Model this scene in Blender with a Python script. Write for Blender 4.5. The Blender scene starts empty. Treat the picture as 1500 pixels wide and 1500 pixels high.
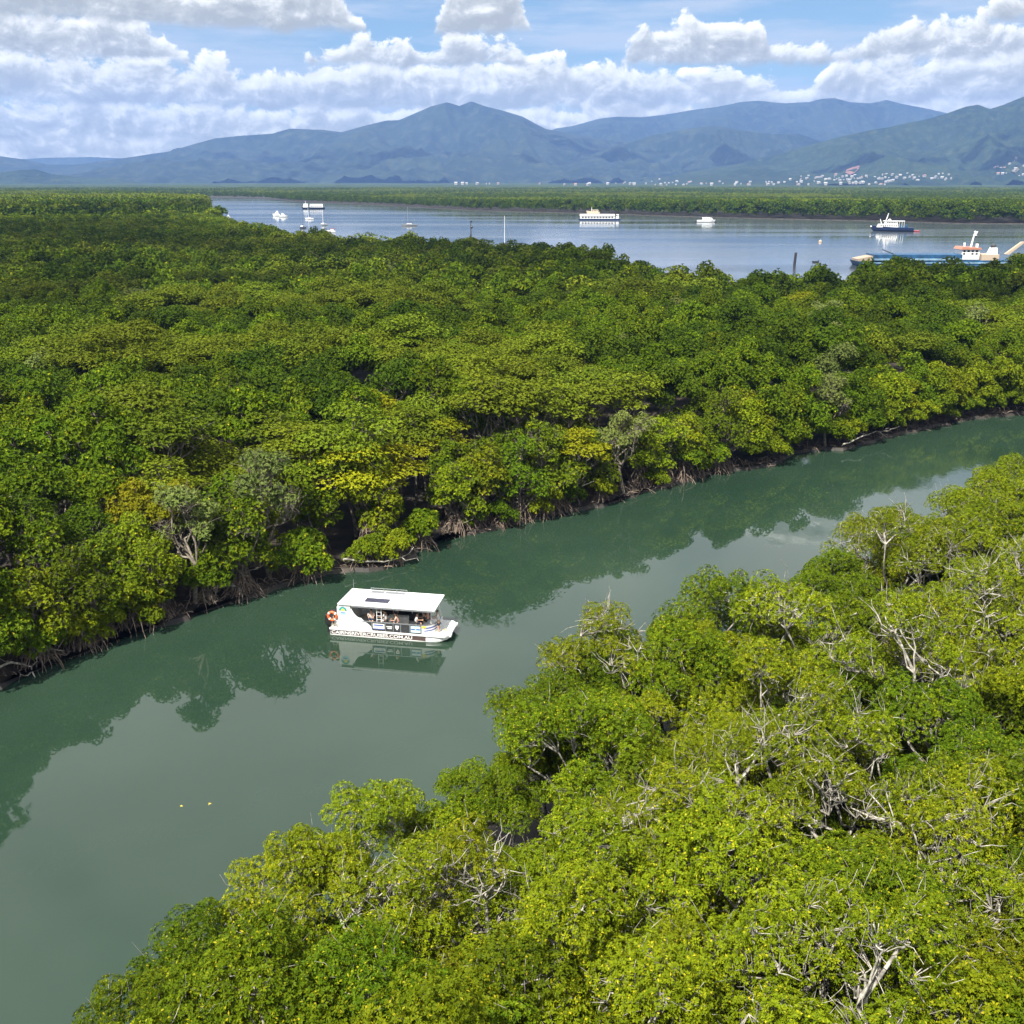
import bpy, bmesh, math, random
import numpy as np
from mathutils import Vector, Matrix, Euler
R = math.radians
scene = bpy.context.scene
COL = scene.collection
random.seed(7)

# ------------------------------------------------------------------ camera, world, sun, exposure
CAM_H = 32.0
PITCH = math.atan(488 / 1500.0)
cd = bpy.data.cameras.new('camera')
cam = bpy.data.objects.new('camera', cd)
COL.objects.link(cam)
cam.location = (0, 0, CAM_H)
cam.rotation_euler = (R(90) - PITCH, 0, 0)
cd.sensor_width = 36.0
cd.lens = 36.0
cd.clip_start = 0.5
cd.clip_end = 90000
scene.camera = cam

SUN_EL = R(54)
SUN_DIR = Vector((-0.50, -0.866, 0)).normalized() * math.cos(SUN_EL) + Vector((0, 0, math.sin(SUN_EL)))
sl = bpy.data.lights.new('sun', 'SUN')
sl.energy = 4.9
sl.angle = R(0.5)
sl.color = (1.0, 0.955, 0.87)
sun = bpy.data.objects.new('sun', sl)
COL.objects.link(sun)
sun.rotation_euler = (-SUN_DIR).to_track_quat('-Z', 'Y').to_euler()

scene.view_settings.view_transform = 'Standard'
scene.view_settings.look = 'None'
scene.view_settings.gamma = 1
scene.view_settings.use_curve_mapping = False
scene.view_settings.exposure = 1.02
scene.cycles.use_denoising = True
scene.cycles.max_bounces = 8
scene.cycles.diffuse_bounces = 2
scene.cycles.glossy_bounces = 3
scene.cycles.transmission_bounces = 3
scene.cycles.transparent_max_bounces = 8
scene.cycles.volume_bounces = 0
scene.cycles.sample_clamp_indirect = 6
scene.render.use_persistent_data = False


def px_ray(px, py):
    x = (px - 750) / 1500.0
    y = -(py - 750) / 1500.0
    c, s = math.cos(PITCH), math.sin(PITCH)
    return (x, c + y * s, -s + y * c)


def P(px, py, z=0.0):
    d = px_ray(px, py)
    t = (z - CAM_H) / d[2]
    return (d[0] * t, d[1] * t, z)


def Q(px, py, Y):
    d = px_ray(px, py)
    t = Y / d[1]
    return (d[0] * t, Y, CAM_H + d[2] * t)


def proj(x, y, z):
    """world -> photo pixel (1500 scale)"""
    c, s = math.cos(PITCH), math.sin(PITCH)
    dz = z - CAM_H
    f = y * c - dz * s
    u = y * s + dz * c
    return 750 + 1500 * x / f, 750 - 1500 * u / f, f


# ---- node helpers
class NT:
    def __init__(self, tree):
        self.t = tree

    def n(self, kind, **kw):
        nd = self.t.nodes.new(kind)
        for k, v in kw.items():
            setattr(nd, k, v)
        return nd

    def put(self, sock, v):
        if isinstance(v, bpy.types.NodeSocket):
            self.t.links.new(v, sock)
        elif v is not None:
            try:
                sock.default_value = v
            except Exception:
                sock.default_value = (v, v, v)

    def math(self, op, a, b=None, c=None, clamp=False):
        nd = self.n('ShaderNodeMath', operation=op, use_clamp=clamp)
        self.put(nd.inputs[0], a)
        if b is not None:
            self.put(nd.inputs[1], b)
        if c is not None:
            self.put(nd.inputs[2], c)
        return nd.outputs[0]

    def mix(self, fac, a, b, mode='MIX'):
        nd = self.n('ShaderNodeMix', data_type='RGBA', blend_type=mode)
        self.put(nd.inputs[0], fac)
        self.put(nd.inputs[6], a)
        self.put(nd.inputs[7], b)
        return nd.outputs[2]

    def sstep(self, v, a, b, lo=0.0, hi=1.0):
        nd = self.n('ShaderNodeMapRange', interpolation_type='SMOOTHSTEP')
        self.put(nd.inputs[0], v)
        self.put(nd.inputs[1], a)
        self.put(nd.inputs[2], b)
        self.put(nd.inputs[3], lo)
        self.put(nd.inputs[4], hi)
        return nd.outputs[0]

    def noise(self, vec, scale, detail=4, rough=0.55, dist=0.0, dims='3D', lac=2.0):
        nd = self.n('ShaderNodeTexNoise', noise_dimensions=dims)
        if vec is not None:
            self.put(nd.inputs['Vector'], vec)
        self.put(nd.inputs['Scale'], scale)
        self.put(nd.inputs['Detail'], detail)
        self.put(nd.inputs['Roughness'], rough)
        self.put(nd.inputs['Lacunarity'], lac)
        self.put(nd.inputs['Distortion'], dist)
        return nd.outputs[0]

    def ramp(self, fac, stops):
        nd = self.n('ShaderNodeValToRGB')
        el = nd.color_ramp.elements
        while len(el) < len(stops):
            el.new(0.5)
        for e, (p, c) in zip(el, stops):
            e.position = p
            e.color = (*c, 1)
        self.put(nd.inputs[0], fac)
        return nd.outputs[0]

    def comb(self, x, y, z):
        nd = self.n('ShaderNodeCombineXYZ')
        self.put(nd.inputs[0], x)
        self.put(nd.inputs[1], y)
        self.put(nd.inputs[2], z)
        return nd.outputs[0]


def build_world():
    w = bpy.data.worlds.new('World')
    scene.world = w
    w.use_nodes = True
    w.cycles.sampling_method = 'MANUAL'
    w.cycles.sample_map_resolution = 256
    w.node_tree.nodes.clear()
    N = NT(w.node_tree)
    sky = N.n('ShaderNodeTexSky', sky_type='NISHITA', sun_disc=False)
    sky.sun_elevation = SUN_EL
    sky.sun_rotation = math.atan2(SUN_DIR.x, SUN_DIR.y)
    sky.air_density = 1.0
    sky.dust_density = 0.6
    sky.ozone_density = 1.2
    tc = N.n('ShaderNodeTexCoord')
    nv = N.n('ShaderNodeVectorMath', operation='NORMALIZE')
    N.put(nv.inputs[0], tc.outputs['Generated'])
    sp = N.n('ShaderNodeSeparateXYZ')
    N.put(sp.inputs[0], nv.outputs[0])
    az = N.math('ARCTAN2', sp.outputs[0], sp.outputs[1])
    el = N.math('ARCSINE', sp.outputs[2])
    elc = N.math('MAXIMUM', el, 0.0)

    def azel(px, py):
        d = Vector(px_ray(px, py)).normalized()
        return math.atan2(d.x, d.y), math.asin(d.z)

    def heaps(col, base, H, f, seed, cover, bumps, dark):
        """one row of cumulus: flat bases at elevation BASE, heaped tops up to H above it"""
        hn = N.noise(N.comb(N.math('MULTIPLY', az, f), 0.0, seed), 1.0, 2, 0.5)
        h = N.math('ADD', hn, cover - 0.5)
        for bx, rx, am in bumps:
            a0 = azel(bx, 100)[0]
            q = N.math('DIVIDE', N.math('SUBTRACT', az, a0), rx / 1500.0)
            h = N.math('MULTIPLY_ADD', N.math('EXPONENT', N.math('MULTIPLY', N.math('MULTIPLY', q, q), -1.0)), am, h)
        h = N.sstep(h, 0.20, 0.66)
        p = N.comb(N.math('MULTIPLY', az, 1.0), N.math('MULTIPLY', el, 1.25), seed * 0.37)
        k = 0.55 / H
        n1 = N.noise(p, k * 2.1, 10, 0.62, 0.25)
        po = N.comb(N.math('ADD', az, -0.10 * H), N.math('MULTIPLY_ADD', el, 1.25, 0.17 * H), seed * 0.37)
        n2 = N.noise(po, k * 2.1, 7, 0.58, 0.25)
        wob = N.math('MULTIPLY', N.math('SUBTRACT', n1, 0.5), 1.65 * H)
        rel = N.math('SUBTRACT', el, base)
        top = N.math('MULTIPLY_ADD', h, H * 1.25, -0.30 * H)
        y = N.math('SUBTRACT', N.math('ADD', top, wob), rel)
        m = N.sstep(y, 0.0, 0.12 * H + 0.0012)
        bw = N.math('MULTIPLY_ADD', N.math('SUBTRACT', n2, 0.5), 0.5 * H, rel)
        m = N.math('MULTIPLY', m, N.sstep(bw, -0.05 * H, 0.16 * H))
        up = N.math('DIVIDE', rel, N.math('MAXIMUM', N.math('MULTIPLY', top, 1.0), 0.35 * H))
        edge = N.sstep(y, 0.0, 0.55 * H, 1.0, 0.0)           # the rim next to the open sky catches the sun
        lit = N.math('MULTIPLY_ADD', up, 0.36, 0.12 - dark)
        lit = N.math('MULTIPLY_ADD', edge, 0.26, lit)
        lit = N.math('MULTIPLY_ADD', N.math('SUBTRACT', n1, n2), 2.1, lit, clamp=True)
        cc = N.ramp(lit, [(0.0, (5.5, 5.4, 4.5)), (0.26, (7.4, 7.3, 6.2)), (0.52, (12.2, 11.9, 10.4)), (1.0, (18.2, 17.6, 15.8))])
        return N.mix(m, col, cc)

    # thin high haze of cloud between the heaps
    veil = N.math('MULTIPLY', N.noise(N.comb(N.math('MULTIPLY', az, 3), N.math('MULTIPLY', el, 22), 9.1), 2.0, 6, 0.6), 0.55)
    hz = N.sstep(el, 0.0, 0.09, 0.75, 0.0)
    base = N.mix(N.math('MAXIMUM', N.math('MULTIPLY', N.sstep(veil, 0.20, 0.36), 0.75), N.math('MULTIPLY', hz, 0.8)), N.mix(1.0, sky.outputs[0], (0.86, 1.02, 1.12, 1), 'MULTIPLY'), (7.2, 7.7, 8.3, 1))
    col = base
    col = heaps(col, 0.004, 0.046, 7.0, 1.3, 0.74, [], 0.02)
    col = heaps(col, 0.030, 0.040, 8.0, 5.1, 0.66, [(330, 200, .10), (1000, 200, .08)], 0.04)
    col = heaps(col, 0.058, 0.046, 7.0, 9.7, 0.58, [(690, 140, .22), (1380, 170, .22), (120, 160, .18), (1130, 60, -.1)], 0.04)
    col = heaps(col, 0.094, 0.040, 7.0, 14.9, 0.50, [(345, 80, -.35), (1010, 90, .26), (100, 110, .28), (1350, 110, .12), (850, 90, -.15), (600, 80, -.1), (1230, 60, -.2)], 0.06)
    col = heaps(col, 0.122, 0.044, 6.0, 21.3, 0.44, [(200, 220, .36), (430, 60, .20), (715, 52, .42), (600, 60, -.25), (950, 150, -.4), (1300, 200, -.3)], 0.10)
    col = heaps(col, 0.152, 0.050, 5.0, 27.7, 0.42, [(1150, 150, .50), (580, 30, .25), (330, 80, -.2), (850, 120, -.4), (1420, 60, .10), (60, 90, .2)], 0.16)
    # overhead the cloud thins to a soft broken sheet
    high = N.sstep(el, 0.19, 0.34)
    soft = N.noise(nv.outputs[0], 2.1, 4, 0.5, 0.3)
    sheet = N.mix(N.sstep(soft, 0.33, 0.58), N.mix(0.45, base, (7.6, 8.4, 9.6, 1)), (14.5, 14.4, 14.2, 1))
    allc = N.mix(high, col, sheet)
    bg = N.n('ShaderNodeBackground')
    N.put(bg.inputs[0], allc)
    bg.inputs[1].default_value = 0.05
    out = N.n('ShaderNodeOutputWorld')
    w.node_tree.links.new(bg.outputs[0], out.inputs[0])


build_world()


# ------------------------------------------------------------------ generic helpers
def tag(o, label=None, cat=None, group=None, kind=None):
    if label:
        o['label'] = label
    if cat:
        o['category'] = cat
    if group:
        o['group'] = group
    if kind:
        o['kind'] = kind
    return o


def empty(name, loc=(0, 0, 0), rz=0.0):
    o = bpy.data.objects.new(name, None)
    o.empty_display_size = 0.3
    COL.objects.link(o)
    o.location = loc
    o.rotation_euler = (0, 0, rz)
    return o


def mesh_np(name, verts, faces, mats=None, face_attr=None, mat_idx=None, smooth=False):
    """faces: (n,k) int array"""
    me = bpy.data.meshes.new(name)
    verts = np.asarray(verts, np.float32)
    faces = np.asarray(faces, np.int32)
    n, k = faces.shape
    me.vertices.add(len(verts))
    me.vertices.foreach_set('co', verts.ravel())
    me.loops.add(n * k)
    me.loops.foreach_set('vertex_index', faces.ravel())
    me.polygons.add(n)
    me.polygons.foreach_set('loop_start', np.arange(0, n * k, k, dtype=np.int32))
    if mat_idx is not None:
        me.polygons.foreach_set('material_index', np.asarray(mat_idx, np.int32))
    me.polygons.foreach_set('use_smooth', np.full(n, smooth, bool))
    if face_attr:
        for an, vals in face_attr.items():
            at = me.attributes.new(an, 'FLOAT', 'FACE')
            at.data.foreach_set('value', np.asarray(vals, np.float32))
    me.update(calc_edges=True)
    me.validate()
    for m in (mats or []):
        me.materials.append(m)
    return me


def add_obj(name, me, parent=None, link=True):
    o = bpy.data.objects.new(name, me)
    if link:
        COL.objects.link(o)
    if parent:
        o.parent = parent
    return o


class MB:
    """gathers boxes, bars, lofts into ONE mesh"""

    def __init__(self):
        self.bm = bmesh.new()

    def box(self, x0, x1, y0, y1, z0, z1, bev=0.0):
        m = Matrix.Translation(((x0 + x1) / 2, (y0 + y1) / 2, (z0 + z1) / 2)) @ Matrix.Diagonal((abs(x1 - x0), abs(y1 - y0), abs(z1 - z0), 1))
        r = bmesh.ops.create_cube(self.bm, size=1, matrix=m)
        if bev > 0:
            ed = {e for v in r['verts'] for e in v.link_edges}
            bmesh.ops.bevel(self.bm, geom=list(ed), offset=bev, segments=2, affect='EDGES', profile=0.5)
        return self

    def bar(self, a, b, r=0.02, r2=None, seg=8):
        a, b = Vector(a), Vector(b)
        d = b - a
        q = d.to_track_quat('Z', 'Y').to_matrix().to_4x4()
        m = Matrix.Translation((a + b) / 2) @ q
        bmesh.ops.create_cone(self.bm, cap_ends=True, segments=seg, radius1=r, radius2=r if r2 is None else r2, depth=d.length, matrix=m)
        return self

    def path(self, pts, r, seg=8):
        for a, b in zip(pts[:-1], pts[1:]):
            self.bar(a, b, r, None, seg)
        return self

    def ball(self, c, rx, ry=None, rz=None, u=14, v=10):
        m = Matrix.Translation(c) @ Matrix.Diagonal((rx, ry or rx, rz or rx, 1))
        bmesh.ops.create_uvsphere(self.bm, u_segments=u, v_segments=v, radius=1, matrix=m)
        return self

    def prism(self, pts, y0, y1, axis='y'):
        """outline (a,b) extruded along an axis: y -> (x,z), z -> (x,y), x -> (y,z)"""
        def mk(a, b, c):
            return {'y': (a, c, b), 'z': (a, b, c), 'x': (c, a, b)}[axis]
        v0 = [self.bm.verts.new(mk(a, b, y0)) for a, b in pts]
        v1 = [self.bm.verts.new(mk(a, b, y1)) for a, b in pts]
        n = len(pts)
        fs = [self.bm.faces.new(v0), self.bm.faces.new(v1)]
        for i in range(n):
            fs.append(self.bm.faces.new((v0[i], v0[(i + 1) % n], v1[(i + 1) % n], v1[i])))
        bmesh.ops.recalc_face_normals(self.bm, faces=fs)
        return self

    def loft(self, rings, cap=True):
        vr = [[self.bm.verts.new(p) for p in r] for r in rings]
        n = len(rings[0])
        fs = []
        for a, b in zip(vr[:-1], vr[1:]):
            for i in range(n):
                fs.append(self.bm.faces.new((a[i], a[(i + 1) % n], b[(i + 1) % n], b[i])))
        if cap:
            fs.append(self.bm.faces.new(vr[0]))
            fs.append(self.bm.faces.new(vr[-1]))
        bmesh.ops.recalc_face_normals(self.bm, faces=fs)
        return self

    def torus(self, c, r, rr, axis='y', seg=20, s2=8):
        rings = []
        for i in range(seg):
            a = 2 * math.pi * i / seg
            ring = []
            for j in range(s2):
                b = 2 * math.pi * j / s2
                q = r + rr * math.cos(b)
                p = {'y': (q * math.cos(a), rr * math.sin(b), q * math.sin(a)),
                     'x': (rr * math.sin(b), q * math.cos(a), q * math.sin(a)),
                     'z': (q * math.cos(a), q * math.sin(a), rr * math.sin(b))}[axis]
                ring.append(Vector(c) + Vector(p))
            rings.append(ring)
        rings.append(rings[0])
        return self.loft(rings, cap=False)

    def build(self, name, mat, parent=None, smooth=False):
        me = bpy.data.meshes.new(name)
        if smooth:
            for f in self.bm.faces:
                f.smooth = True
        self.bm.to_mesh(me)
        self.bm.free()
        me.materials.append(mat)
        return add_obj(name, me, parent)


# ---- numpy noise
_rng = np.random.default_rng(11)
_TAB = _rng.random((256, 256))


def vnoise(x, y):
    xi, yi = np.floor(x).astype(int), np.floor(y).astype(int)
    fx, fy = x - xi, y - yi
    fx, fy = fx * fx * (3 - 2 * fx), fy * fy * (3 - 2 * fy)
    a = _TAB[xi & 255, yi & 255]
    b = _TAB[(xi + 1) & 255, yi & 255]
    c = _TAB[xi & 255, (yi + 1) & 255]
    d = _TAB[(xi + 1) & 255, (yi + 1) & 255]
    return (a * (1 - fx) + b * fx) * (1 - fy) + (c * (1 - fx) + d * fx) * fy


def fbm(x, y, o=5, ridged=False):
    s, amp, tot = 0, 1.0, 0
    for i in range(o):
        n = vnoise(x * 2 ** i + 17.3 * i, y * 2 ** i + 9.1 * i)
        if ridged:
            n = 1 - np.abs(2 * n - 1)
        s = s + n * amp
        tot += amp
        amp *= 0.5
    return s / tot


def in_poly(x, y, poly):
    x, y = np.asarray(x), np.asarray(y)
    inside = np.zeros(x.shape, bool)
    n = len(poly)
    for i in range(n):
        x0, y0 = poly[i]
        x1, y1 = poly[(i + 1) % n]
        c = (y0 > y) != (y1 > y)
        with np.errstate(divide='ignore', invalid='ignore'):
            xx = (x1 - x0) * (y - y0) / (y1 - y0 + 1e-12) + x0
        inside ^= c & (x < xx)
    return inside


def edge_dist(x, y, line):
    x, y = np.asarray(x, float), np.asarray(y, float)
    best = np.full(x.shape, 1e9)
    for (x0, y0), (x1, y1) in zip(line[:-1], line[1:]):
        dx, dy = x1 - x0, y1 - y0
        t = np.clip(((x - x0) * dx + (y - y0) * dy) / (dx * dx + dy * dy + 1e-9), 0, 1)
        best = np.minimum(best, np.hypot(x - x0 - t * dx, y - y0 - t * dy))
    return best


# ------------------------------------------------------------------ materials
def pmat(name, col, rough=0.6, metal=0.0, var=0.08, scale=6.0, spec=0.5, bump=0.0):
    m = bpy.data.materials.new(name)
    m.use_nodes = True
    N = NT(m.node_tree)
    b = m.node_tree.nodes['Principled BSDF']
    tc = N.n('ShaderNodeTexCoord')
    nz = N.noise(tc.outputs['Object'], scale, 5, 0.6)
    dark = tuple(c * (1 - var * 2) for c in col) + (1,)
    lite = tuple(min(1, c * (1 + var)) for c in col) + (1,)
    N.put(b.inputs['Base Color'], N.mix(N.sstep(nz, 0.35, 0.7), dark, lite))
    b.inputs['Roughness'].default_value = rough
    b.inputs['Metallic'].default_value = metal
    b.inputs['Specular IOR Level'].default_value = spec
    if bump:
        bp = N.n('ShaderNodeBump')
        bp.inputs['Strength'].default_value = bump
        N.put(bp.inputs['Height'], nz)
        N.put(b.inputs['Normal'], bp.outputs[0])
    return m


def leaf_mat(name, stops, transl=0.13, rough=0.5, hue=0.022, spec=0.05):
    m = bpy.data.materials.new(name)
    m.use_nodes = True
    m.node_tree.nodes.clear()
    N = NT(m.node_tree)
    at = N.n('ShaderNodeAttribute', attribute_name='tint', attribute_type='GEOMETRY')
    col = N.ramp(at.outputs['Fac'], stops)
    oi = N.n('ShaderNodeObjectInfo')
    hs = N.n('ShaderNodeHueSaturation')
    N.put(hs.inputs['Hue'], N.math('MULTIPLY_ADD', oi.outputs['Random'], hue, 0.5 - hue * 0.5))
    r2 = N.math('FRACT', N.math('MULTIPLY', oi.outputs['Random'], 7.31))
    N.put(hs.inputs['Value'], N.math('MULTIPLY_ADD', r2, 0.42, 0.80))
    hs.inputs['Saturation'].default_value = 1.0
    N.put(hs.inputs['Color'], col)
    b = N.n('ShaderNodeBsdfPrincipled')
    N.put(b.inputs['Base Color'], hs.outputs[0])
    b.inputs['Roughness'].default_value = rough
    b.inputs['Specular IOR Level'].default_value = spec
    t = N.n('ShaderNodeBsdfTranslucent')
    N.put(t.inputs['Color'], N.mix(1.0, hs.outputs[0], (1.25, 1.2, 0.5, 1), 'MULTIPLY'))
    mx = N.n('ShaderNodeMixShader')
    mx.inputs[0].default_value = transl
    m.node_tree.links.new(b.outputs[0], mx.inputs[1])
    m.node_tree.links.new(t.outputs[0], mx.inputs[2])
    o = N.n('ShaderNodeOutputMaterial')
    m.node_tree.links.new(mx.outputs[0], o.inputs[0])
    return m


G = lambda *c: c
LEAF = {
    'green': leaf_mat('mangrove_leaf_green', [(0.0, (.026, .054, .002)), (0.5, (.074, .116, .003)), (0.86, (.140, .180, .005)), (0.93, (.23, .235, .008)), (1.0, (.32, .29, .012))]),
    'fresh': leaf_mat('mangrove_leaf_yellow_green', [(0.0, (.046, .076, .002)), (0.5, (.124, .162, .004)), (0.86, (.200, .225, .006)), (0.93, (.29, .28, .010)), (1.0, (.38, .33, .015))]),
    'deep': leaf_mat('mangrove_leaf_deep_green', [(0.0, (.022, .044, .002)), (0.6, (.052, .086, .003)), (0.95, (.09, .125, .005)), (1.0, (.17, .18, .01))]),
    'layer': leaf_mat('layered_mangrove_leaf', [(0.0, (.056, .084, .004)), (0.5, (.105, .140, .006)), (0.9, (.165, .195, .010)), (1.0, (.25, .25, .015))], hue=0.02),
    'gold': leaf_mat('golden_mangrove_leaf', [(0.0, (.075, .090, .003)), (0.5, (.150, .150, .005)), (1.0, (.24, .215, .010))], hue=0.02),
    'bright': leaf_mat('bright_yellow_mangrove_leaf', [(0.0, (.12, .145, .004)), (0.5, (.21, .225, .005)), (1.0, (.33, .32, .010))], hue=0.015),
    'grey': leaf_mat('sparse_mangrove_leaf', [(0.0, (.06, .085, .018)), (0.5, (.105, .135, .030)), (1.0, (.20, .21, .06))], hue=0.02),
}
BARK_PALE = pmat('pale_bark', (.40, .37, .31), 0.85, var=.35, scale=3.0)
BARK = pmat('mangrove_bark', (.20, .17, .13), 0.9, var=.3, scale=3.0)
ROOT = pmat('prop_root_bark', (.20, .150, .112), 0.85, var=.35, scale=2.0)
MUD = pmat('dark_mud', (.038, .030, .022), 0.7, var=.4, scale=0.5, bump=.6)


def water_material():
    m = bpy.data.materials.new('green_estuary_water')
    m.use_nodes = True
    N = NT(m.node_tree)
    b = m.node_tree.nodes['Principled BSDF']
    geo = N.n('ShaderNodeNewGeometry')
    mp = N.n('ShaderNodeMapping')
    N.put(mp.inputs[0], geo.outputs['Position'])
    mp.inputs['Rotation'].default_value = (0, 0, R(-28))
    mp.inputs['Scale'].default_value = (1.0, 0.45, 1.0)
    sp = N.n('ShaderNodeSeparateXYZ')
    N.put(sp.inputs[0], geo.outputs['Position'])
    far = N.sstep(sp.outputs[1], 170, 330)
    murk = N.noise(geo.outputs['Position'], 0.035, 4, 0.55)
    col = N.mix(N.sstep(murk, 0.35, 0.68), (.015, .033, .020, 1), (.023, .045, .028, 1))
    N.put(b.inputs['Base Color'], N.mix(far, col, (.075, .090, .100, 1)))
    b.inputs['IOR'].default_value = 1.45
    # calm water with patches of fine ripple
    patch = N.sstep(N.noise(geo.outputs['Position'], 0.028, 3, 0.5), 0.42, 0.66)
    h1 = N.noise(mp.outputs[0], 1.7, 5, 0.55, 0.4)
    h2 = N.noise(mp.outputs[0], 0.25, 3, 0.5, 0.2)
    h3 = N.noise(mp.outputs[0], 5.5, 3, 0.55, 0.2)
    amp = N.math('MULTIPLY_ADD', patch, 0.007, 0.0012)
    h = N.math('MULTIPLY', h1, amp)
    h = N.math('MULTIPLY_ADD', h2, 0.010, h)
    h = N.math('ADD', h, N.math('MULTIPLY', h3, N.math('MULTIPLY', patch, 0.0012)))
    streak = N.sstep(N.noise(N.comb(N.math('MULTIPLY', sp.outputs[0], 0.0022), N.math('MULTIPLY', sp.outputs[1], 0.020), 0), 1.0, 4, 0.6), 0.38, 0.66)
    N.put(b.inputs['Roughness'], N.math('MULTIPLY_ADD', far, N.math('MULTIPLY_ADD', streak, 0.09, 0.045), 0.012))
    bp = N.n('ShaderNodeBump')
    N.put(bp.inputs['Strength'], N.math('MULTIPLY_ADD', far, -0.5, 1.0))
    bp.inputs['Distance'].default_value = 1.0
    N.put(bp.inputs['Height'], h)
    N.put(b.inputs['Normal'], bp.outputs[0])
    return m


WATER = water_material()


def terrain_material(name, a, b_, c, sc=0.004, scar=None):
    m = bpy.data.materials.new(name)
    m.use_nodes = True
    N = NT(m.node_tree)
    b = m.node_tree.nodes['Principled BSDF']
    geo = N.n('ShaderNodeNewGeometry')
    n1 = N.noise(geo.outputs['Position'], sc, 6, 0.6)
    n2 = N.noise(geo.outputs['Position'], sc * 8, 5, 0.65)
    col = N.mix(N.sstep(n1, 0.35, 0.65), (*a, 1), (*b_, 1))
    col = N.mix(N.sstep(n2, 0.45, 0.75), col, (*c, 1))
    N.put(b.inputs['Base Color'], col)
    b.inputs['Roughness'].default_value = 0.95
    b.inputs['Specular IOR Level'].default_value = 0.1
    bp = N.n('ShaderNodeBump')
    bp.inputs['Strength'].default_value = 0.9
    bp.inputs['Distance'].default_value = 14.0
    N.put(bp.inputs['Height'], n2)
    N.put(b.inputs['Normal'], bp.outputs[0])
    return m


# ------------------------------------------------------------------ large structure: water, land, mountains
LEFT_BANK_PX = [(0, 1008), (60, 978), (130, 953), (180, 928), (250, 914), (330, 884), (380, 872), (440, 850), (500, 838), (560, 834), (592, 822),
                (640, 792), (720, 777), (800, 757), (900, 735), (960, 717), (1040, 694), (1130, 683), (1160, 664), (1240, 657), (1330, 634), (1420, 614), (1500, 606)]
left_bank = [(-420, -40), (-230, -5), (-140, 14), (-90, 31), (-58, 47)] + [P(x, y)[:2] for x, y in LEFT_BANK_PX] + [(96, 153), (140, 163), (200, 168), (420, 172)]
SHORE_PX = [(1500, 374), (1400, 381), (1310, 379), (1250, 388), (1215, 405), (1150, 400), (1080, 404), (1000, 394), (950, 386), (915, 376), (880, 365), (830, 357), (760, 357),
            (700, 352), (600, 347), (500, 347), (420, 337), (335, 322), (290, 299)]
left_shore = [(600, 300), (300, 305)] + [P(x, y, 11)[:2] for x, y in SHORE_PX] + [(-335, 1180), (-420, 1430), (-560, 1700), (-760, 1980), (-1000, 2100)]
left_land = left_bank + left_shore + [(-2200, 2100), (-2200, -40)]

SIL_PX = [(20, 1560), (65, 1500), (132, 1425), (145, 1385), (222, 1312), (330, 1280), (385, 1235), (440, 1195), (500, 1165), (560, 1120), (620, 1095), (700, 1045), (760, 990),
          (830, 935), (920, 908), (1000, 868), (1060, 872), (1130, 855), (1210, 815), (1258, 780), (1300, 745), (1390, 728), (1430, 694), (1500, 692)]
right_bank = [(-40, -40), (-30, -5), (-22, 12)] + [P(x, y, 7.0)[:2] for x, y in SIL_PX] + [(66, 101), (100, 110), (170, 121), (420, 128)]
right_land = right_bank + [(420, -40)]

FAR_PX = [(1500, 328), (1400, 327.5), (1300, 324), (1150, 321), (1000, 317), (860, 312.5), (700, 308.5), (560, 300.5), (440, 295.5)]
far_shore = [(1500, 800), (700, 800)] + [P(x, y)[:2] for x, y in FAR_PX] + [(-420, 1830), (-700, 2080), (-1000, 2250), (-2500, 2350)]
far_land = far_shore + [(-2500, 3300), (1500, 3300)]


def rough_line(line, step, amt, seed):
    rng = np.random.default_rng(seed)
    out = []
    for (x0, y0), (x1, y1) in zip(line[:-1], line[1:]):
        L = math.hypot(x1 - x0, y1 - y0)
        n = max(1, int(L / step)) if abs(x0) < 200 else 1
        for i in range(n):
            k = i / n
            o = rng.normal(0, amt) if i else 0
            out.append((x0 + (x1 - x0) * k - (y1 - y0) / L * o, y0 + (y1 - y0) * k + (x1 - x0) / L * o))
    out.append(line[-1])
    return out


def structure(name, me, label, cat):
    o = add_obj(name, me)
    tag(o, label, cat, kind='structure')
    return o


S = 45000
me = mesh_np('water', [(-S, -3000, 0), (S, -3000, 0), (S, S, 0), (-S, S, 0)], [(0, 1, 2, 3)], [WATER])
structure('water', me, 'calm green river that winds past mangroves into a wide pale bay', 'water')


def land(name, poly, z, label, mat, slope=1.6):
    bm = bmesh.new()
    top = [bm.verts.new((x, y, z)) for x, y in poly]
    n = len(poly)
    area = sum(poly[i][0] * poly[(i + 1) % n][1] - poly[(i + 1) % n][0] * poly[i][1] for i in range(n))
    sg = 1 if area > 0 else -1
    low = []
    for i in range(n):
        a, b = Vector(poly[i - 1]), Vector(poly[(i + 1) % n])
        t = (b - a).normalized()
        nrm = Vector((t.y, -t.x)) * sg
        low.append(bm.verts.new((poly[i][0] + nrm.x * slope, poly[i][1] + nrm.y * slope, -0.8)))
    f = bm.faces.new(top)
    bmesh.ops.triangulate(bm, faces=[f])
    for i in range(n):
        j = (i + 1) % n
        bm.faces.new((top[i], top[j], low[j], low[i]))
    bmesh.ops.recalc_face_normals(bm, faces=bm.faces[:])
    me = bpy.data.meshes.new(name)
    bm.to_mesh(me)
    bm.free()
    me.materials.append(mat)
    return structure(name, me, label, 'ground')


land('mud_bank', rough_line(left_bank, 1.1, .28, 4) + left_land[len(left_bank):], 0.32, 'dark mud flat under the mangroves across the river', MUD, 0.9)
land('mud_bank', right_land, 0.45, 'dark mud flat under the mangroves of the near bank', MUD)
land('mud_bank', far_land, 0.5, 'low muddy shore under the mangroves beyond the bay', MUD)

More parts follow.
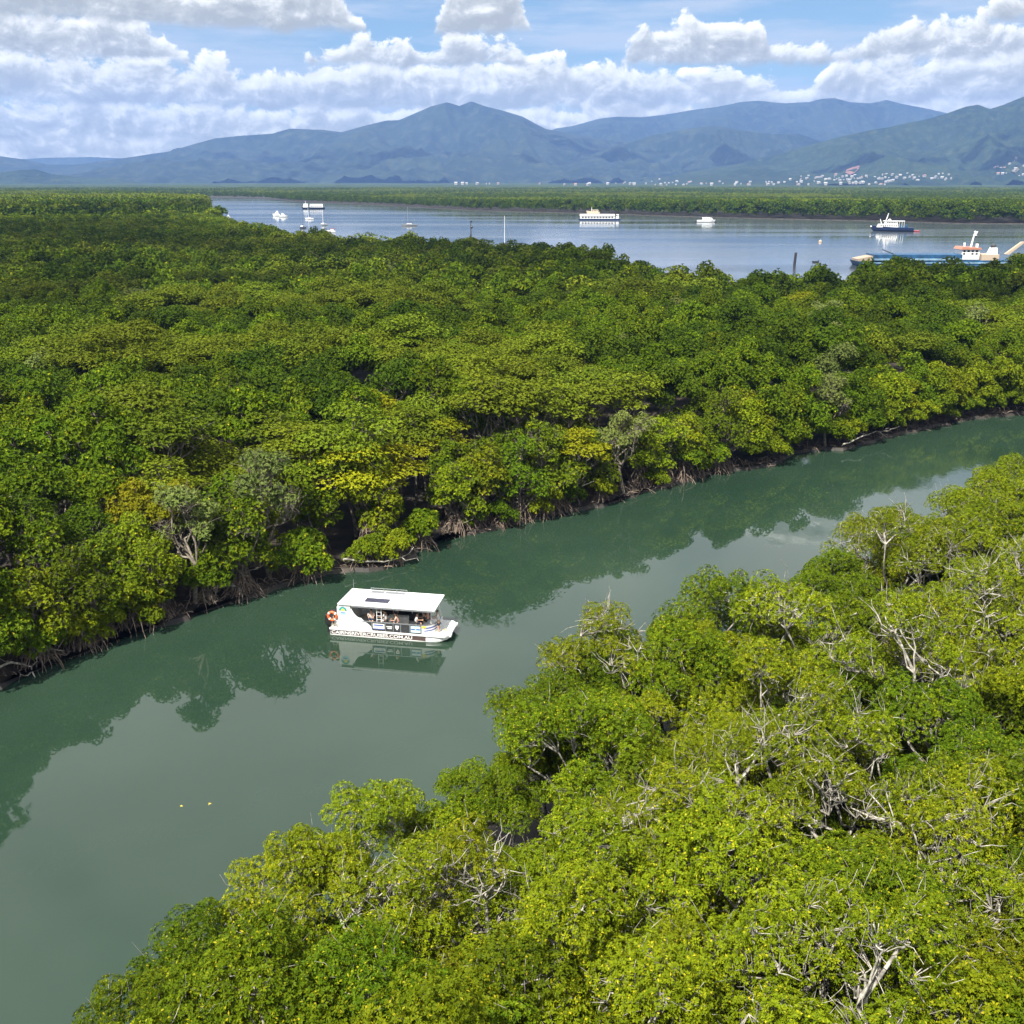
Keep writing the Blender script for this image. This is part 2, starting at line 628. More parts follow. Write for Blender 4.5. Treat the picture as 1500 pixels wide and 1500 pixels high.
HILL_NEAR = terrain_material('forested_hill_near', (.011, .022, .013), (.024, .040, .019), (.044, .058, .026), 0.003)
HILL_FAR = terrain_material('forested_mountain', (.010, .019, .015), (.024, .036, .024), (.044, .055, .030), 0.0016)
PLAIN = terrain_material('far_plain_woodland', (.020, .038, .012), (.042, .064, .018), (.070, .082, .028), 0.004)

HILL_GRID = {}


def mountain(name, label, prof, Yr, Yb, back, mat, seed, spur=0.35, freq=1.0, nx=520, ny=110, x_ext=(0, 0)):
    """a range whose skyline runs through the photo points PROF when seen at distance Yr"""
    pts = [Q(px, py, Yr) for px, py in prof]
    xs = np.array([p[0] for p in pts])
    zs = np.array([p[2] for p in pts])
    X = np.linspace(xs[0] - x_ext[0], xs[-1] + x_ext[1], nx)
    zr = np.interp(X, xs, zs)
    zr = zr + (fbm(X * freq / 260 + seed, X * 0 + seed * 3.1, 4) - 0.5) * 0.022 * np.maximum(zr, 60)
    T = np.concatenate([np.linspace(0, 1, ny), 1 + np.linspace(0.06, 1, 14)])
    v = []
    sx = freq / 1500.0
    for t in T:
        wob = (fbm(X * sx * 0.8 + seed * 2.3, X * 0 + seed, 3) - 0.5) * (Yr - Yb) * 0.30
        if t <= 1:
            y = Yb + (Yr - Yb) * t + wob * (1 - t)
            g = t ** 1.25
            rg = fbm(X * sx * 2.1 + seed + t * 0.5, X * 0 + t * 1.5 * freq + seed * 0.7, 5, True) ** 1.3
            rgn = (rg - .48) / .17
            z = zr * g * (1 - .42 * (1 - t) ** 0.5 + .95 * spur * rgn * (1 - t) ** 0.32)
            z = z + zr * .32 * (fbm(X * sx * 7 + seed, X * 0 + t * 6 * freq, 4, True) - .55) * (1 - t) ** .3
            z = np.minimum(z, zr * (.30 + .70 * t))
            z = np.where(t < 0.999, np.maximum(z, -3 + 8 * t), zr)
        else:
            y = Yr + back * (t - 1) + X * 0
            z = zr * (1 - (t - 1) ** 0.8) - 5 * (t - 1)
        v.append(np.stack([X, y + X * 0, z], 1))
    V = np.array(v)
    m = len(T)
    idx = np.arange(m * nx).reshape(m, nx)
    F = np.stack([idx[:-1, :-1].ravel(), idx[:-1, 1:].ravel(), idx[1:, 1:].ravel(), idx[1:, :-1].ravel()], 1)
    me = mesh_np(name, V.reshape(-1, 3), F, [mat], smooth=True)
    HILL_GRID[label] = V
    return structure(name, me, label, 'mountain')


mountain('mountain_range', 'faint far ridge low on the horizon at the left', [(-400, 236), (-100, 234), (30, 233), (70, 231), (130, 230), (180, 232), (260, 238), (420, 245)], 11800, 10900, 300, HILL_FAR, 5.5, 0.3)
mountain('mountain_range', 'long blue back range right of the double peak', [(560, 262), (640, 235), (720, 215), (790, 198), (815, 188), (840, 184), (880, 173), (905, 171), (940, 172), (985, 166), (1020, 160), (1050, 156), (1085, 149), (1110, 147),
          (1150, 151), (1185, 150), (1205, 145), (1222, 144), (1245, 150), (1275, 151), (1298, 146), (1320, 152), (1370, 162), (1420, 172), (1500, 178), (1650, 190), (1900, 200)], 10400, 7900, 1500, HILL_FAR, 2.2, 0.34, 0.8)
mountain('mountain_range', 'tall blue mountain with a rounded double peak in the middle', [(-700, 225), (-400, 236), (-150, 222), (-60, 226), (0, 229), (30, 233), (70, 241), (110, 241), (150, 236), (200, 229), (245, 222), (270, 215), (315, 203), (350, 199), (400, 195), (425, 188), (470, 190), (500, 194),
          (530, 186), (565, 177), (585, 176), (605, 167), (632, 155), (655, 149), (673, 155), (690, 148), (712, 156), (745, 165), (765, 171), (785, 182), (800, 189), (840, 196), (900, 206), (960, 214), (1040, 228), (1150, 245), (1250, 262)], 8600, 6300, 1500, HILL_FAR, 1.3, 0.36)
mountain('mountain_range', 'mid blue spur in front of the back range', [(760, 266), (830, 240), (900, 214), (960, 197), (1010, 188), (1045, 184), (1080, 190), (1130, 197), (1170, 196), (1200, 206), (1260, 222), (1350, 240), (1500, 258)], 7600, 6400, 700, HILL_FAR, 3.9, 0.30, 1.2)
mountain('hill', 'low dark hill at the far left below the blue range', [(-500, 232), (-300, 246), (-120, 250), (-20, 254), (30, 249), (52, 248), (75, 255), (120, 260), (165, 261), (195, 266), (230, 271), (290, 275)], 5900, 5300, 900, HILL_NEAR, 7.7, 0.25, 2.0)
mountain('mountain_range', 'dark green nearer mountain rising to the right edge above the town', [(820, 274), (900, 270), (960, 262), (1020, 250), (1080, 240), (1130, 228), (1180, 214), (1240, 198), (1285, 189), (1300, 187), (1350, 176), (1385, 166), (1415, 156), (1432, 153), (1450, 160), (1470, 154), (1500, 141), (1560, 118), (1640, 100), (1720, 112), (1900, 90), (2200, 150)], 6100, 4350, 2200, HILL_NEAR, 4.4, 0.30, 1.5)

# far plain of woodland between the bay's forest and the mountains
nx, ny = 260, 150
X = np.linspace(-5200, 5200, nx)
Yv = 3000 + (np.linspace(0, 1, ny) ** 1.3) * 6200
XX, YY = np.meshgrid(X, Yv)
ZZ = 3 + fbm(XX / 90, YY / 160, 4) * 8
F = np.arange(nx * ny).reshape(ny, nx)
F = np.stack([F[:-1, :-1].ravel(), F[:-1, 1:].ravel(), F[1:, 1:].ravel(), F[1:, :-1].ravel()], 1)
me = mesh_np('far_plain', np.stack([XX, YY, ZZ], 2).reshape(-1, 3), F, [PLAIN], smooth=True)
structure('far_plain', me, 'flat wooded plain at the foot of the mountains', 'terrain')

# haze: one closed box of even air
hz = MB().box(-12000, 12000, -600, 12400, -2.0, 905)
hm = bpy.data.materials.new('haze_air')
hm.use_nodes = True
hm.node_tree.nodes.clear()
N_ = NT(hm.node_tree)
pv = N_.n('ShaderNodeVolumePrincipled')
pv.inputs['Color'].default_value = (0.27, 0.48, 1.0, 1)
pv.inputs['Density'].default_value = 0.000068
pv.inputs['Anisotropy'].default_value = 0.0
ho = N_.n('ShaderNodeOutputMaterial')
hm.node_tree.links.new(pv.outputs[0], ho.inputs['Volume'])
haze = hz.build('haze', hm)
tag(haze, 'pale blue air that fades the far mountains', 'haze', kind='stuff')


# ---- loose clouds overhead: thin, they dim the sun over parts of the land
cm = bpy.data.materials.new('thin_cloud')
cm.use_nodes = True
cm.node_tree.nodes.clear()
NC = NT(cm.node_tree)
ca, cb, cc_ = NC.n('ShaderNodeBsdfTransparent'), NC.n('ShaderNodeBsdfDiffuse'), NC.n('ShaderNodeBsdfTranslucent')
cb.inputs[0].default_value = cc_.inputs[0].default_value = (.9, .9, .9, 1)
c1, c2_ = NC.n('ShaderNodeMixShader'), NC.n('ShaderNodeMixShader')
c1.inputs[0].default_value = .5
c2_.inputs[0].default_value = .32
L_ = cm.node_tree.links
L_.new(cb.outputs[0], c1.inputs[1])
L_.new(cc_.outputs[0], c1.inputs[2])
L_.new(ca.outputs[0], c2_.inputs[1])
L_.new(c1.outputs[0], c2_.inputs[2])
co_ = NC.n('ShaderNodeOutputMaterial')
L_.new(c2_.outputs[0], co_.inputs[0])


cm2 = cm.copy()
cm2.name = 'thick_cloud'
[n for n in cm2.node_tree.nodes if n.type == 'MIX_SHADER' and abs(n.inputs[0].default_value - .32) < .01][0].inputs[0].default_value = .55


def cloud(gx, gy, rx, ry, seed, zc=1150.0):
    """a cloud whose shade falls on the ground around (gx, gy)"""
    rng = np.random.default_rng(seed)
    sh = Vector((SUN_DIR.x, SUN_DIR.y)) / SUN_DIR.z * zc
    bm = bmesh.new()
    for i in range(34):
        a, r = rng.uniform(0, 6.28), math.sqrt(rng.uniform(0, 1))
        q = rng.uniform(.16, .34) * (1.25 - r)
        m = Matrix.Translation((math.cos(a) * r * rx, math.sin(a) * r * ry, rng.uniform(0, 40))) @ Matrix.Diagonal((q * rx, q * ry, q * min(rx, ry) * .6, 1))
        bmesh.ops.create_icosphere(bm, subdivisions=2, radius=1, matrix=m)
    me = bpy.data.meshes.new('cloud')
    bm.to_mesh(me)
    bm.free()
    for p in me.polygons:
        p.use_smooth = True
    me.materials.append(cm2 if zc > 1400 else cm)
    o = add_obj('cloud', me)
    o.location = (gx + sh.x, gy + sh.y, zc)
    tag(o, 'thin white cumulus cloud drifting over the mangroves', 'cloud', 'clouds overhead', kind='stuff')


for i, c in enumerate(((-20, 330, 260, 110), (-260, 430, 240, 200), (190, 300, 150, 75), (-130, 215, 110, 48), (90, 205, 90, 30), (-330, 740, 220, 120), (40, 260, 150, 50))):
    cloud(*c, seed=500 + i)
rngC = np.random.default_rng(91)
for i, c in enumerate(((-700, 7300), (700, 7500), (1500, 7000), (2300, 7300), (3300, 5200), (-2600, 7600), (1900, 5500), (-1500, 7400), (100, 7000), (2700, 5400), (4200, 8800), (2600, 8900), (-300, 7900), (-1900, 8200), (1100, 8900), (2300, 5000), (3400, 5700), (500, 8200), (-1100, 6900), (3200, 9400))):
    cloud(*c, rngC.uniform(220, 460), rngC.uniform(150, 340), seed=520 + i, zc=1500.0)


# ------------------------------------------------------------------ trees
def unit(v):
    return v / (np.linalg.norm(v, axis=-1, keepdims=True) + 1e-9)


def leaf_geo(c, u, n, L, W, fold):
    s = unit(np.cross(u, n))
    n2 = np.cross(s, u)
    mid = c + u * (L * 0.5)[:, None]
    a = mid + s * (W * 0.5)[:, None] + n2 * (fold * W)[:, None]
    b = mid - s * (W * 0.5)[:, None] + n2 * (fold * W)[:, None]
    tip = c + u * L[:, None] - n2 * (0.10 * L)[:, None]
    V = np.stack([c, a, tip, b], 1).reshape(-1, 3)
    k = np.arange(len(c)) * 4
    F = np.stack([np.stack([k, k + 2, k + 1], 1), np.stack([k, k + 3, k + 2], 1)], 1).reshape(-1, 3)
    return V, F


def tube(pts, rad, sides=5):
    pts = np.asarray(pts, float)
    n = len(pts)
    d = np.gradient(pts, axis=0)
    d = unit(d)
    ref = np.array([0.31, 0.17, 0.93])
    s = unit(np.cross(d, ref))
    t = np.cross(d, s)
    a = np.linspace(0, 2 * np.pi, sides, endpoint=False)
    V = pts[:, None] + (s[:, None] * np.cos(a)[None, :, None] + t[:, None] * np.sin(a)[None, :, None]) * np.asarray(rad)[:, None, None]
    idx = np.arange(n * sides).reshape(n, sides)
    nxt = np.roll(idx, -1, 1)
    F = np.stack([idx[:-1].ravel(), nxt[:-1].ravel(), nxt[1:].ravel(), idx[1:].ravel()], 1)
    return V.reshape(-1, 3), F


def join(parts):
    vs, fs, o = [], [], 0
    for v, f in parts:
        vs.append(v)
        fs.append(f + o)
        o += len(v)
    return np.concatenate(vs), np.concatenate(fs)


def wiggle(a, b, n, amt, rng, sag=0.0):
    t = np.linspace(0, 1, n)[:, None]
    p = np.array(a) * (1 - t) + np.array(b) * t
    w = rng.normal(0, amt, (n, 3))
    w = (w + np.roll(w, 1, 0)) * 0.7
    w[0] = w[-1] = 0
    p = p + w
    p[:, 2] += sag * np.sin(np.pi * t[:, 0])
    return p


LODS = {  # clumps per lobe, rosettes per clump, leaves per rosette, leaf length, leaf width, lobes
    'near': dict(cl=9, ro=84, lv=7, L=.096, W=.053),
    'mid': dict(cl=8, ro=25, lv=4, L=.265, W=.155),
    'low': dict(cl=6, ro=7, lv=3, L=.60, W=.42),
    'far': dict(cl=4, ro=4, lv=2, L=1.15, W=.85),
}


def grow(kind, seed, H, Rc, lod, crown_low=0.42, mat=None, lobes=6, bare=0.0, leafmul=1.0, roots=0):
    """returns meshes: trunk (with limbs), crown, root system"""
    rng = np.random.default_rng(seed)
    p = LODS[lod]
    flat = kind == 'layer'
    zc = H * (crown_low + 0.16)
    Rz = H - zc
    trunk_parts = []
    hb = H * crown_low * rng.uniform(.75, .95)
    lean = rng.normal(0, 0.06 * H, 2)
    tp = wiggle((0, 0, 0), (lean[0], lean[1], hb), 5, 0.08, rng)
    r0 = (0.017 if bare < .2 else 0.022) * H
    trunk_parts.append(tube(tp, np.linspace(r0, r0 * .7, 5), 7))
    # lobes of the crown
    lob = []
    for i in range(lobes):
        if i == 0:
            th, ph = rng.uniform(0, .25), rng.uniform(0, 6.28)
        else:
            th = rng.uniform(0.55, 1.45)
            ph = 2 * np.pi * (i + rng.uniform(-.3, .3)) / (lobes - 1)
        rr = rng.uniform(.66, .95) if lod == 'near' else rng.uniform(.55, .82)
        c = np.array([np.sin(th) * np.cos(ph) * Rc * rr, np.sin(th) * np.sin(ph) * Rc * rr, zc + np.cos(th) * Rz * rr])
        lr = Rc * (rng.uniform(.30, .42) if lod == 'near' else rng.uniform(.34, .50))
        if flat:
            lr *= 1.12
        lob.append((c, lr))
    centers, rads = [], []
    for c, lr in lob:
        lp = wiggle(tp[-1] + rng.normal(0, .05, 3), c + (0, 0, -lr * .25), 6, 0.11 * Rc * (1.5 if bare else .8), rng)
        trunk_parts.append(tube(lp, np.linspace(r0 * .5, r0 * .24, 6), 6 if lod in ('near', 'mid') else 3))
        ncl = p['cl']
        for j in range(ncl):
            k = j + .5
            ct = 1 - 1.25 * k / ncl
            st = math.sqrt(max(0, 1 - ct * ct))
            an = j * 2.39996 + rng.uniform(-.4, .4)
            rr = lr * rng.uniform(.62, .98)
            if flat:
                cc = c + np.array([st * np.cos(an) * rr * 1.1, st * np.sin(an) * rr * 1.1, ct * rr * .50 + rng.uniform(-.08, .25) * lr])
            else:
                cc = c + np.array([st * np.cos(an) * rr, st * np.sin(an) * rr, ct * rr * .95])
            dead = rng.random() < bare
            if lod in ('near', 'mid'):
                bend = .10 if not bare else .17
                bp = wiggle(lp[-2 if rng.random() < .5 else -1], cc, 5, bend * lr, rng)
                trunk_parts.append(tube(bp, np.linspace(r0 * .24, r0 * .07, 5), 4))
                if lod == 'near' or bare:
                    for q in range(5 if bare else 2):
                        e = cc + rng.normal(0, .34 * lr, 3) + (0, 0, .10 * lr)
                        trunk_parts.append(tube(wiggle(bp[-2], e, 4, .07 * lr, rng), np.linspace(r0 * .10, r0 * .035, 4), 3))
            if not dead:
                centers.append(cc)
                rads.append(lr * rng.uniform(.36, .54) * (1.25 if flat else 1))
    C = np.array(centers)
    Rr = np.array(rads)
    nro = max(2, int(p['ro'] * leafmul))
    nc = len(C)
    # rosettes over the upper side of each clump
    k = (np.arange(nro) + .5) / nro
    ct = 1 - 1.45 * k
    st = np.sqrt(np.maximum(0, 1 - ct ** 2))
    an = np.arange(nro) * 2.39996
    base = np.stack([st * np.cos(an), st * np.sin(an), ct], 1)
    rot = rng.uniform(0, 6.28, nc)
    cr, sr = np.cos(rot)[:, None], np.sin(rot)[:, None]
    D = np.stack([base[None, :, 0] * cr - base[None, :, 1] * sr, base[None, :, 0] * sr + base[None, :, 1] * cr, np.repeat(base[None, :, 2], nc, 0)], 2)
    D = unit(D + rng.normal(0, .16, D.shape))
    rr = Rr[:, None, None] * rng.uniform(.86, 1.08, (nc, nro, 1))
    if flat:
        rp = C[:, None] + D * rr * np.array([1.15, 1.15, .30])
    else:
        rp = C[:, None] + D * rr * np.array([1, 1, .92])
    ax = unit(D * (0.55 if flat else 1.0) + np.array([0, 0, 1.1 if flat else .38]) + rng.normal(0, .15, D.shape))
    rp, ax = rp.reshape(-1, 3), ax.reshape(-1, 3)
    nr = len(rp)
    rosette_t = rng.random(nr)
    clump_t = np.repeat(rng.random(nc), nro)
    lv = p['lv']
    s = unit(np.cross(ax, np.array([.3, .8, .1])))
    t = np.cross(ax, s)
    a = (np.arange(lv) * 2.39996)[None] + rng.uniform(0, 6.28, (nr, 1))
    tilt = rng.uniform(.80, 1.50, (nr, lv)) if lod in ('near',) else rng.uniform(.9, 1.5, (nr, lv))
    rad = s[:, None] * np.cos(a)[..., None] + t[:, None] * np.sin(a)[..., None]
    u = unit(ax[:, None] * np.cos(tilt)[..., None] + rad * np.sin(tilt)[..., None])
    n = unit(ax[:, None] * np.sin(tilt)[..., None] - rad * np.cos(tilt)[..., None] + rng.normal(0, .17, u.shape))
    L = p['L'] * rng.uniform(.75, 1.25, (nr, lv))
    W = p['W'] * rng.uniform(.8, 1.2, (nr, lv))
    c = (rp[:, None] + u * (0.02 if lod == 'near' else -0.12 * p['L'])).reshape(-1, 3)
    V, F = leaf_geo(c, u.reshape(-1, 3), n.reshape(-1, 3), L.ravel(), W.ravel(), rng.uniform(.05, .28, nr * lv))
    tint = (0.40 * rng.random((nr, lv)) + .28 * rosette_t[:, None] + .24 * clump_t[:, None])
    old = rng.random((nr, lv)) < (0.045 if lod == 'near' else .02)
    tint = np.where(old, rng.uniform(.9, 1, (nr, lv)), tint)
    tint = np.repeat(tint.ravel(), 2)
    crown = mesh_np('crown', V, F, [mat], {'tint': tint})
    tv, tf = join([tb for tb in trunk_parts])
    trunk = mesh_np('trunk', tv, tf, [BARK_PALE if (bare > .3 or lod == 'near') else BARK], smooth=True)
    rt = None
    if roots:
        rp_ = []
        for i in range(roots):
            an = rng.uniform(0, 6.28)
            z0 = rng.uniform(.5, 2.6)
            d = rng.uniform(.5, 2.3)
            k_ = np.linspace(0, 1, 6)
            o = rng.normal(0, .5, 2)
            x = o[0] * .4 + np.cos(an) * d * k_ ** .8 + rng.normal(0, .05, 6)
            y = o[1] * .4 + np.sin(an) * d * k_ ** .8 + rng.normal(0, .05, 6)
            z = z0 * (1 - k_ ** 2.0) - .5 * k_
            rp_.append(tube(np.stack([x, y, z], 1), np.linspace(.055, .032, 6), 4))
        rv, rf = join(rp_)
        rt = mesh_np('root_system', rv, rf, [ROOT], smooth=True)
    return dict(trunk=trunk, crown=crown, roots=rt, H=H)


# near bank prototypes (leaf level)
near_protos = {'green': [], 'fresh': [], 'bare': [], 'deep': []}
for i in range(4):
    near_protos['green'].append(grow('dome', 100 + i, 8.2 + .4 * i, 3.3, 'near', .30, LEAF['green'], 7))
for i in range(4):
    near_protos['fresh'].append(grow('dome', 120 + i, 8.2 + .4 * i, 3.3, 'near', .30, LEAF['fresh'], 7, bare=.05))
for i in range(4):
    near_protos['bare'].append(grow('dome', 140 + i, 8.9, 3.4, 'near', .32, LEAF['fresh'], 7, bare=.34, leafmul=.8))
for i in range(2):
    near_protos['deep'].append(grow('dome', 160 + i, 7.8, 3.0, 'near', .28, LEAF['green'], 7))

mid_protos = {k: [] for k in ('green', 'deep', 'layer', 'gold', 'bright', 'grey', 'edge', 'edge_fresh', 'bush')}
for i in range(4):
    mid_protos['green'].append(grow('dome', 200 + i, 10.2 + .3 * i, 3.0, 'mid', .45, LEAF['green'], 7))
for i in range(3):
    mid_protos['deep'].append(grow('dome', 210 + i, 10.4 + .3 * i, 3.1, 'mid', .45, LEAF['deep'], 7))
for i in range(4):
    mid_protos['layer'].append(grow('layer', 220 + i, 10.6 + .3 * i, 3.5, 'mid', .50, LEAF['layer'], 8))
for i in range(2):
    mid_protos['gold'].append(grow('dome', 230 + i, 9.5, 2.7, 'mid', .40, LEAF['gold'], 7))
for i in range(2):
    mid_protos['bright'].append(grow('layer', 240 + i, 10.2, 3.4, 'mid', .42, LEAF['bright'], 8))
for i in range(3):
    mid_protos['grey'].append(grow('dome', 250 + i, 10.4, 3.0, 'mid', .40, LEAF['grey'], 8, bare=.26, leafmul=.95))
for i in range(4):
    mid_protos['edge'].append(grow('dome', 260 + i, 8.8 + .4 * i, 3.0, 'mid', .05, LEAF['green'], 11, bare=.04, roots=60))
for i in range(3):
    mid_protos['bush'].append(grow('dome', 280 + i, 4.4 + .5 * i, 2.2, 'mid', -.06, LEAF['green' if i else 'fresh'], 7, roots=24))
for i in range(3):
    mid_protos['edge_fresh'].append(grow('dome', 270 + i, 8.6 + .5 * i, 2.9, 'mid', .05, LEAF['fresh'], 11, bare=.06, roots=60))


# ---- where the trees stand
def scatter(poly, box, s, seed, jit=.36):
    rng = np.random.default_rng(seed)
    x0, x1, y0, y1 = box
    ys = np.arange(y0, y1, s * .87)
    out = []
    for i, y in enumerate(ys):
        xs = np.arange(x0 + (i % 2) * s / 2, x1, s)
        out.append(np.stack([xs, np.full(len(xs), y)], 1))
    g = np.concatenate(out)
    g = g + rng.uniform(-jit, jit, g.shape) * s
    return g[in_poly(g[:, 0], g[:, 1], poly)]


def along(line, s, off, seed, jit=.6):
    rng = np.random.default_rng(seed)
    out = []
    nxt = 0.0
    for (x0, y0), (x1, y1) in zip(line[:-1], line[1:]):
        L = math.hypot(x1 - x0, y1 - y0)
        t = nxt
        while t < L:
            k = t / L
            nx, ny = -(y1 - y0) / L, (x1 - x0) / L
            o = off + rng.uniform(-jit, jit)
            out.append((x0 + (x1 - x0) * k + nx * o, y0 + (y1 - y0) * k + ny * o))
            t += s * rng.uniform(.75, 1.25)
        nxt = t - L
    return np.array(out)


TREES = []     # dict(x,y,kind,area,scale,rot)
rngT = np.random.default_rng(5)

# near bank
g = scatter(right_land, (-40, 150, 8, 135), 3.8, 31, .27)
ed = edge_dist(g[:, 0], g[:, 1], right_bank)
g = g[ed > 3.4]
e = along(right_bank, 2.7, -2.7, 32, .30)
e = e[in_poly(e[:, 0], e[:, 1], right_land)]
dmin = np.array([np.min(np.hypot(g[:, 0] - a, g[:, 1] - b)) for a, b in e])
near_pts = np.concatenate([g[np.array([np.min(np.hypot(e[:, 0] - a, e[:, 1] - b)) for a, b in g]) > 2.3], e])
un = scatter(right_land, (-30, 110, 14, 112), 3.8, 36, .3) + (1.9, 1.1)
un = un[in_poly(un[:, 0], un[:, 1], right_land)]
un = un[edge_dist(un[:, 0], un[:, 1], right_bank) > 1.6]
near_edge = edge_dist(near_pts[:, 0], near_pts[:, 1], right_bank)
for (x, y), d in zip(near_pts, near_edge):
    nz = fbm(np.array([x / 16.0]), np.array([y / 16.0 + 3]), 3)[0]
    r = rngT.random()
    kind = 'fresh' if nz + .25 * (r - .5) > .50 else 'green'
    if rngT.random() < (.34 if y < 62 else .2) and d > 4:
        kind = 'bare'
    if rngT.random() < .12:
        kind = 'deep'
    sc = rngT.uniform(.74, 1.26) * (0.80 if d < 3.2 else 1.0)
    TREES.append(dict(x=x, y=y, kind=kind, area='near', sc=sc, rot=rngT.uniform(0, 6.28), edge=d))

for x, y in un:          # low growth that closes the gaps between the crowns
    TREES.append(dict(x=x, y=y, kind='deep', area='near', sc=rngT.uniform(.50, .68), rot=rngT.uniform(0, 6.28), edge=9.0, low=True))

# left land: front rows, then the closed canopy behind
e = along(left_bank[2:], 3.2, 1.2, 41, .7)
e = e[in_poly(e[:, 0], e[:, 1], left_land)]
g = scatter(left_land, (-170, 330, 40, 330), 4.5, 42)
ed = edge_dist(g[:, 0], g[:, 1], left_bank)
g = g[ed > 6.4]
e2 = along(left_bank[2:], 3.4, 4.6, 43, .8)
e = np.concatenate([e, e2[in_poly(e2[:, 0], e2[:, 1], left_land)]])
b = along(left_bank[2:], 2.3, 0.35, 44, .45)
for x, y in b:
    px_, py_, f_ = proj(x, y, 0)
    keep = .42 if (380 < px_ < 610 or 900 < px_ < 960) else .70 if px_ < 1000 else .9
    if rngT.random() < keep:
        TREES.append(dict(x=x, y=y, kind='bush', area='left', sc=rngT.uniform(.62, 1.12), rot=rngT.uniform(0, 6.28), edge=.7))
e = np.array([q for q in e if not (380 < proj(q[0], q[1], 0)[0] < 640 and edge_dist(np.array([q[0]]), np.array([q[1]]), left_bank)[0] < 1.3)])
for x, y in e:
    kind = 'edge_fresh' if rngT.random() < .40 else 'edge'
    TREES.append(dict(x=x, y=y, kind=kind, area='left', sc=rngT.uniform(.78, 1.08), rot=rngT.uniform(0, 6.28), edge=2.0))
for (x, y), d in zip(g, edge_dist(g[:, 0], g[:, 1], left_bank)):
    n1 = fbm(np.array([x / 28.0 + 40]), np.array([y / 28.0]), 3)[0]
    n2 = fbm(np.array([x / 14.0 + 90]), np.array([y / 14.0 + 7]), 2)[0]
    kind = 'layer' if n1 > .585 else ('deep' if n2 > .58 else 'green')
    r = rngT.random()
    if r < .014:
        kind = 'grey'
    elif r < .024:
        kind = 'bright'
    sc = rngT.choice([rngT.uniform(.70, .95), rngT.uniform(.9, 1.12), rngT.uniform(1.05, 1.30)], p=[.3, .5, .2]) * (1 - .13 * min(1, max(0, (y - 170) / 90)))
    TREES.append(dict(x=x, y=y, kind=kind, area='left', sc=sc, rot=rngT.uniform(0, 6.28), edge=d))

# trees that stand out in the photograph: (px, py, top z, kind, label)
MARKS = [
    (540, 665, 10, 'bright', 'brightest yellow layered mangrove behind the bank above the white tour boat'),
    (470, 650, 10, 'bright', 'yellow flat topped mangrove left of the brightest yellow one'),
    (610, 700, 9, 'bright', 'yellow leaved mangrove above the exposed roots right of the brightest one'),
    (185, 768, 8, 'gold', 'gold brown domed mangrove with a bare white limb above it'),
    (235, 775, 8, 'gold', 'smaller gold brown mangrove beside the domed golden one'),
    (860, 650, 9, 'bright', 'yellow tipped mangrove among green ones near the middle of the far bank'),
    (55, 745, 9, 'grey', 'grey green mangrove with curling bare limbs by the left edge'),
    (395, 735, 9, 'grey', 'mangrove with twisted white limbs high above the tangled roots'),
    (290, 765, 9, 'grey', 'mangrove with a broken pale top beside the gold brown tree'),
    (1010, 650, 9, 'grey', 'grey sparse mangrove with a pale leaning trunk at the water'),
    (1290, 600, 9, 'grey', 'silvery sparse mangrove over the pale fallen limbs on the far bank'),
    (1420, 490, 10, 'grey', 'grey green crown set back in the canopy at the right'),
    (560, 620, 10, 'bright', 'pale yellow mangrove set behind the brightest yellow one'),
    (500, 690, 10, 'bright', 'yellow green layered mangrove between the gold brown tree and the brightest one'),
    (640, 640, 10, 'bright', 'lime coloured layered mangrove behind the yellow crowns, on their right side'),
    (350, 520, 11, 'bright', 'single small yellow crown in the dark middle of the canopy'),
]
NEAR_MARKS = [
    (505, 1345, 8, 'bare', 'mangrove with white forked limbs nearest the bottom left of the near bank'),
    (605, 1310, 8, 'bare', 'mangrove with a tall white twisting limb in the lower left of the near bank'),
    (960, 1255, 8, 'bare', 'mangrove with large white limbs curving down in the middle of the near bank'),
    (1255, 1165, 8, 'bare', 'half bare mangrove with a forked white trunk right of the middle of the near bank'),
    (1145, 1130, 8, 'bare', 'mangrove with a crown of thin white twigs beside the forked white trunk'),
    (1370, 1290, 8, 'bare', 'mangrove with a long bent white trunk near the right edge'),
    (1330, 950, 8, 'bare', 'bare twigged mangrove high on the near bank below the far bend'),
    (1040, 1215, 8, 'bare', 'mangrove with a white candelabra limb just right of the curving white limbs'),
    (930, 975, 8, 'bare', 'greyish twiggy mangrove near the river edge right of the tour boat'),
    (1120, 1385, 8, 'bare', 'mangrove with an arching bare limb over a dark gap at the bottom'),
    (1310, 740, 7, 'deep', 'tall narrow mangrove that stands up over the river at the far bend'),
    (430, 1200, 6, 'fresh', 'small mangrove that juts out over the water at the lower left'),
]
used = set()
for marks, area in ((MARKS, 'left'), (NEAR_MARKS, 'near')):
    for px, py, z, kind, lab in marks:
        wx, wy, _ = P(px, py, z - 2.5 if area == 'left' else z - 1)
        best, bd = None, 1e9
        for i, t in enumerate(TREES):
            if t['area'] != area or i in used or t['kind'] == 'bush' or 'low' in t:
                continue
            d = math.hypot(t['x'] - wx, t['y'] - wy)
            if d < bd:
                best, bd = i, d
        used.add(best)
        t = TREES[best]
        t['kind'] = kind
        t['label'] = lab
        if kind == 'bare':
            t['sc'] = 1.08

for t in TREES:
    h = 9.0 if t['area'] == 'near' else 10.5
    px, py, f = proj(t['x'], t['y'], h * t['sc'] * .8)
    t['px'], t['py'], t['f'] = px, py, f
    vis = -20 < px < 1520 and -20 < py < 1560 and f > 5
    t['size'] = (h * (.45 if 'low' in t else 1) / f if vis else 0) + (10 if 'label' in t else 0)
TREES.sort(key=lambda t: -t['size'])
N_IND = 300
IND = [t for t in TREES[:N_IND] if t['size'] > 0]
REST = TREES[N_IND:]

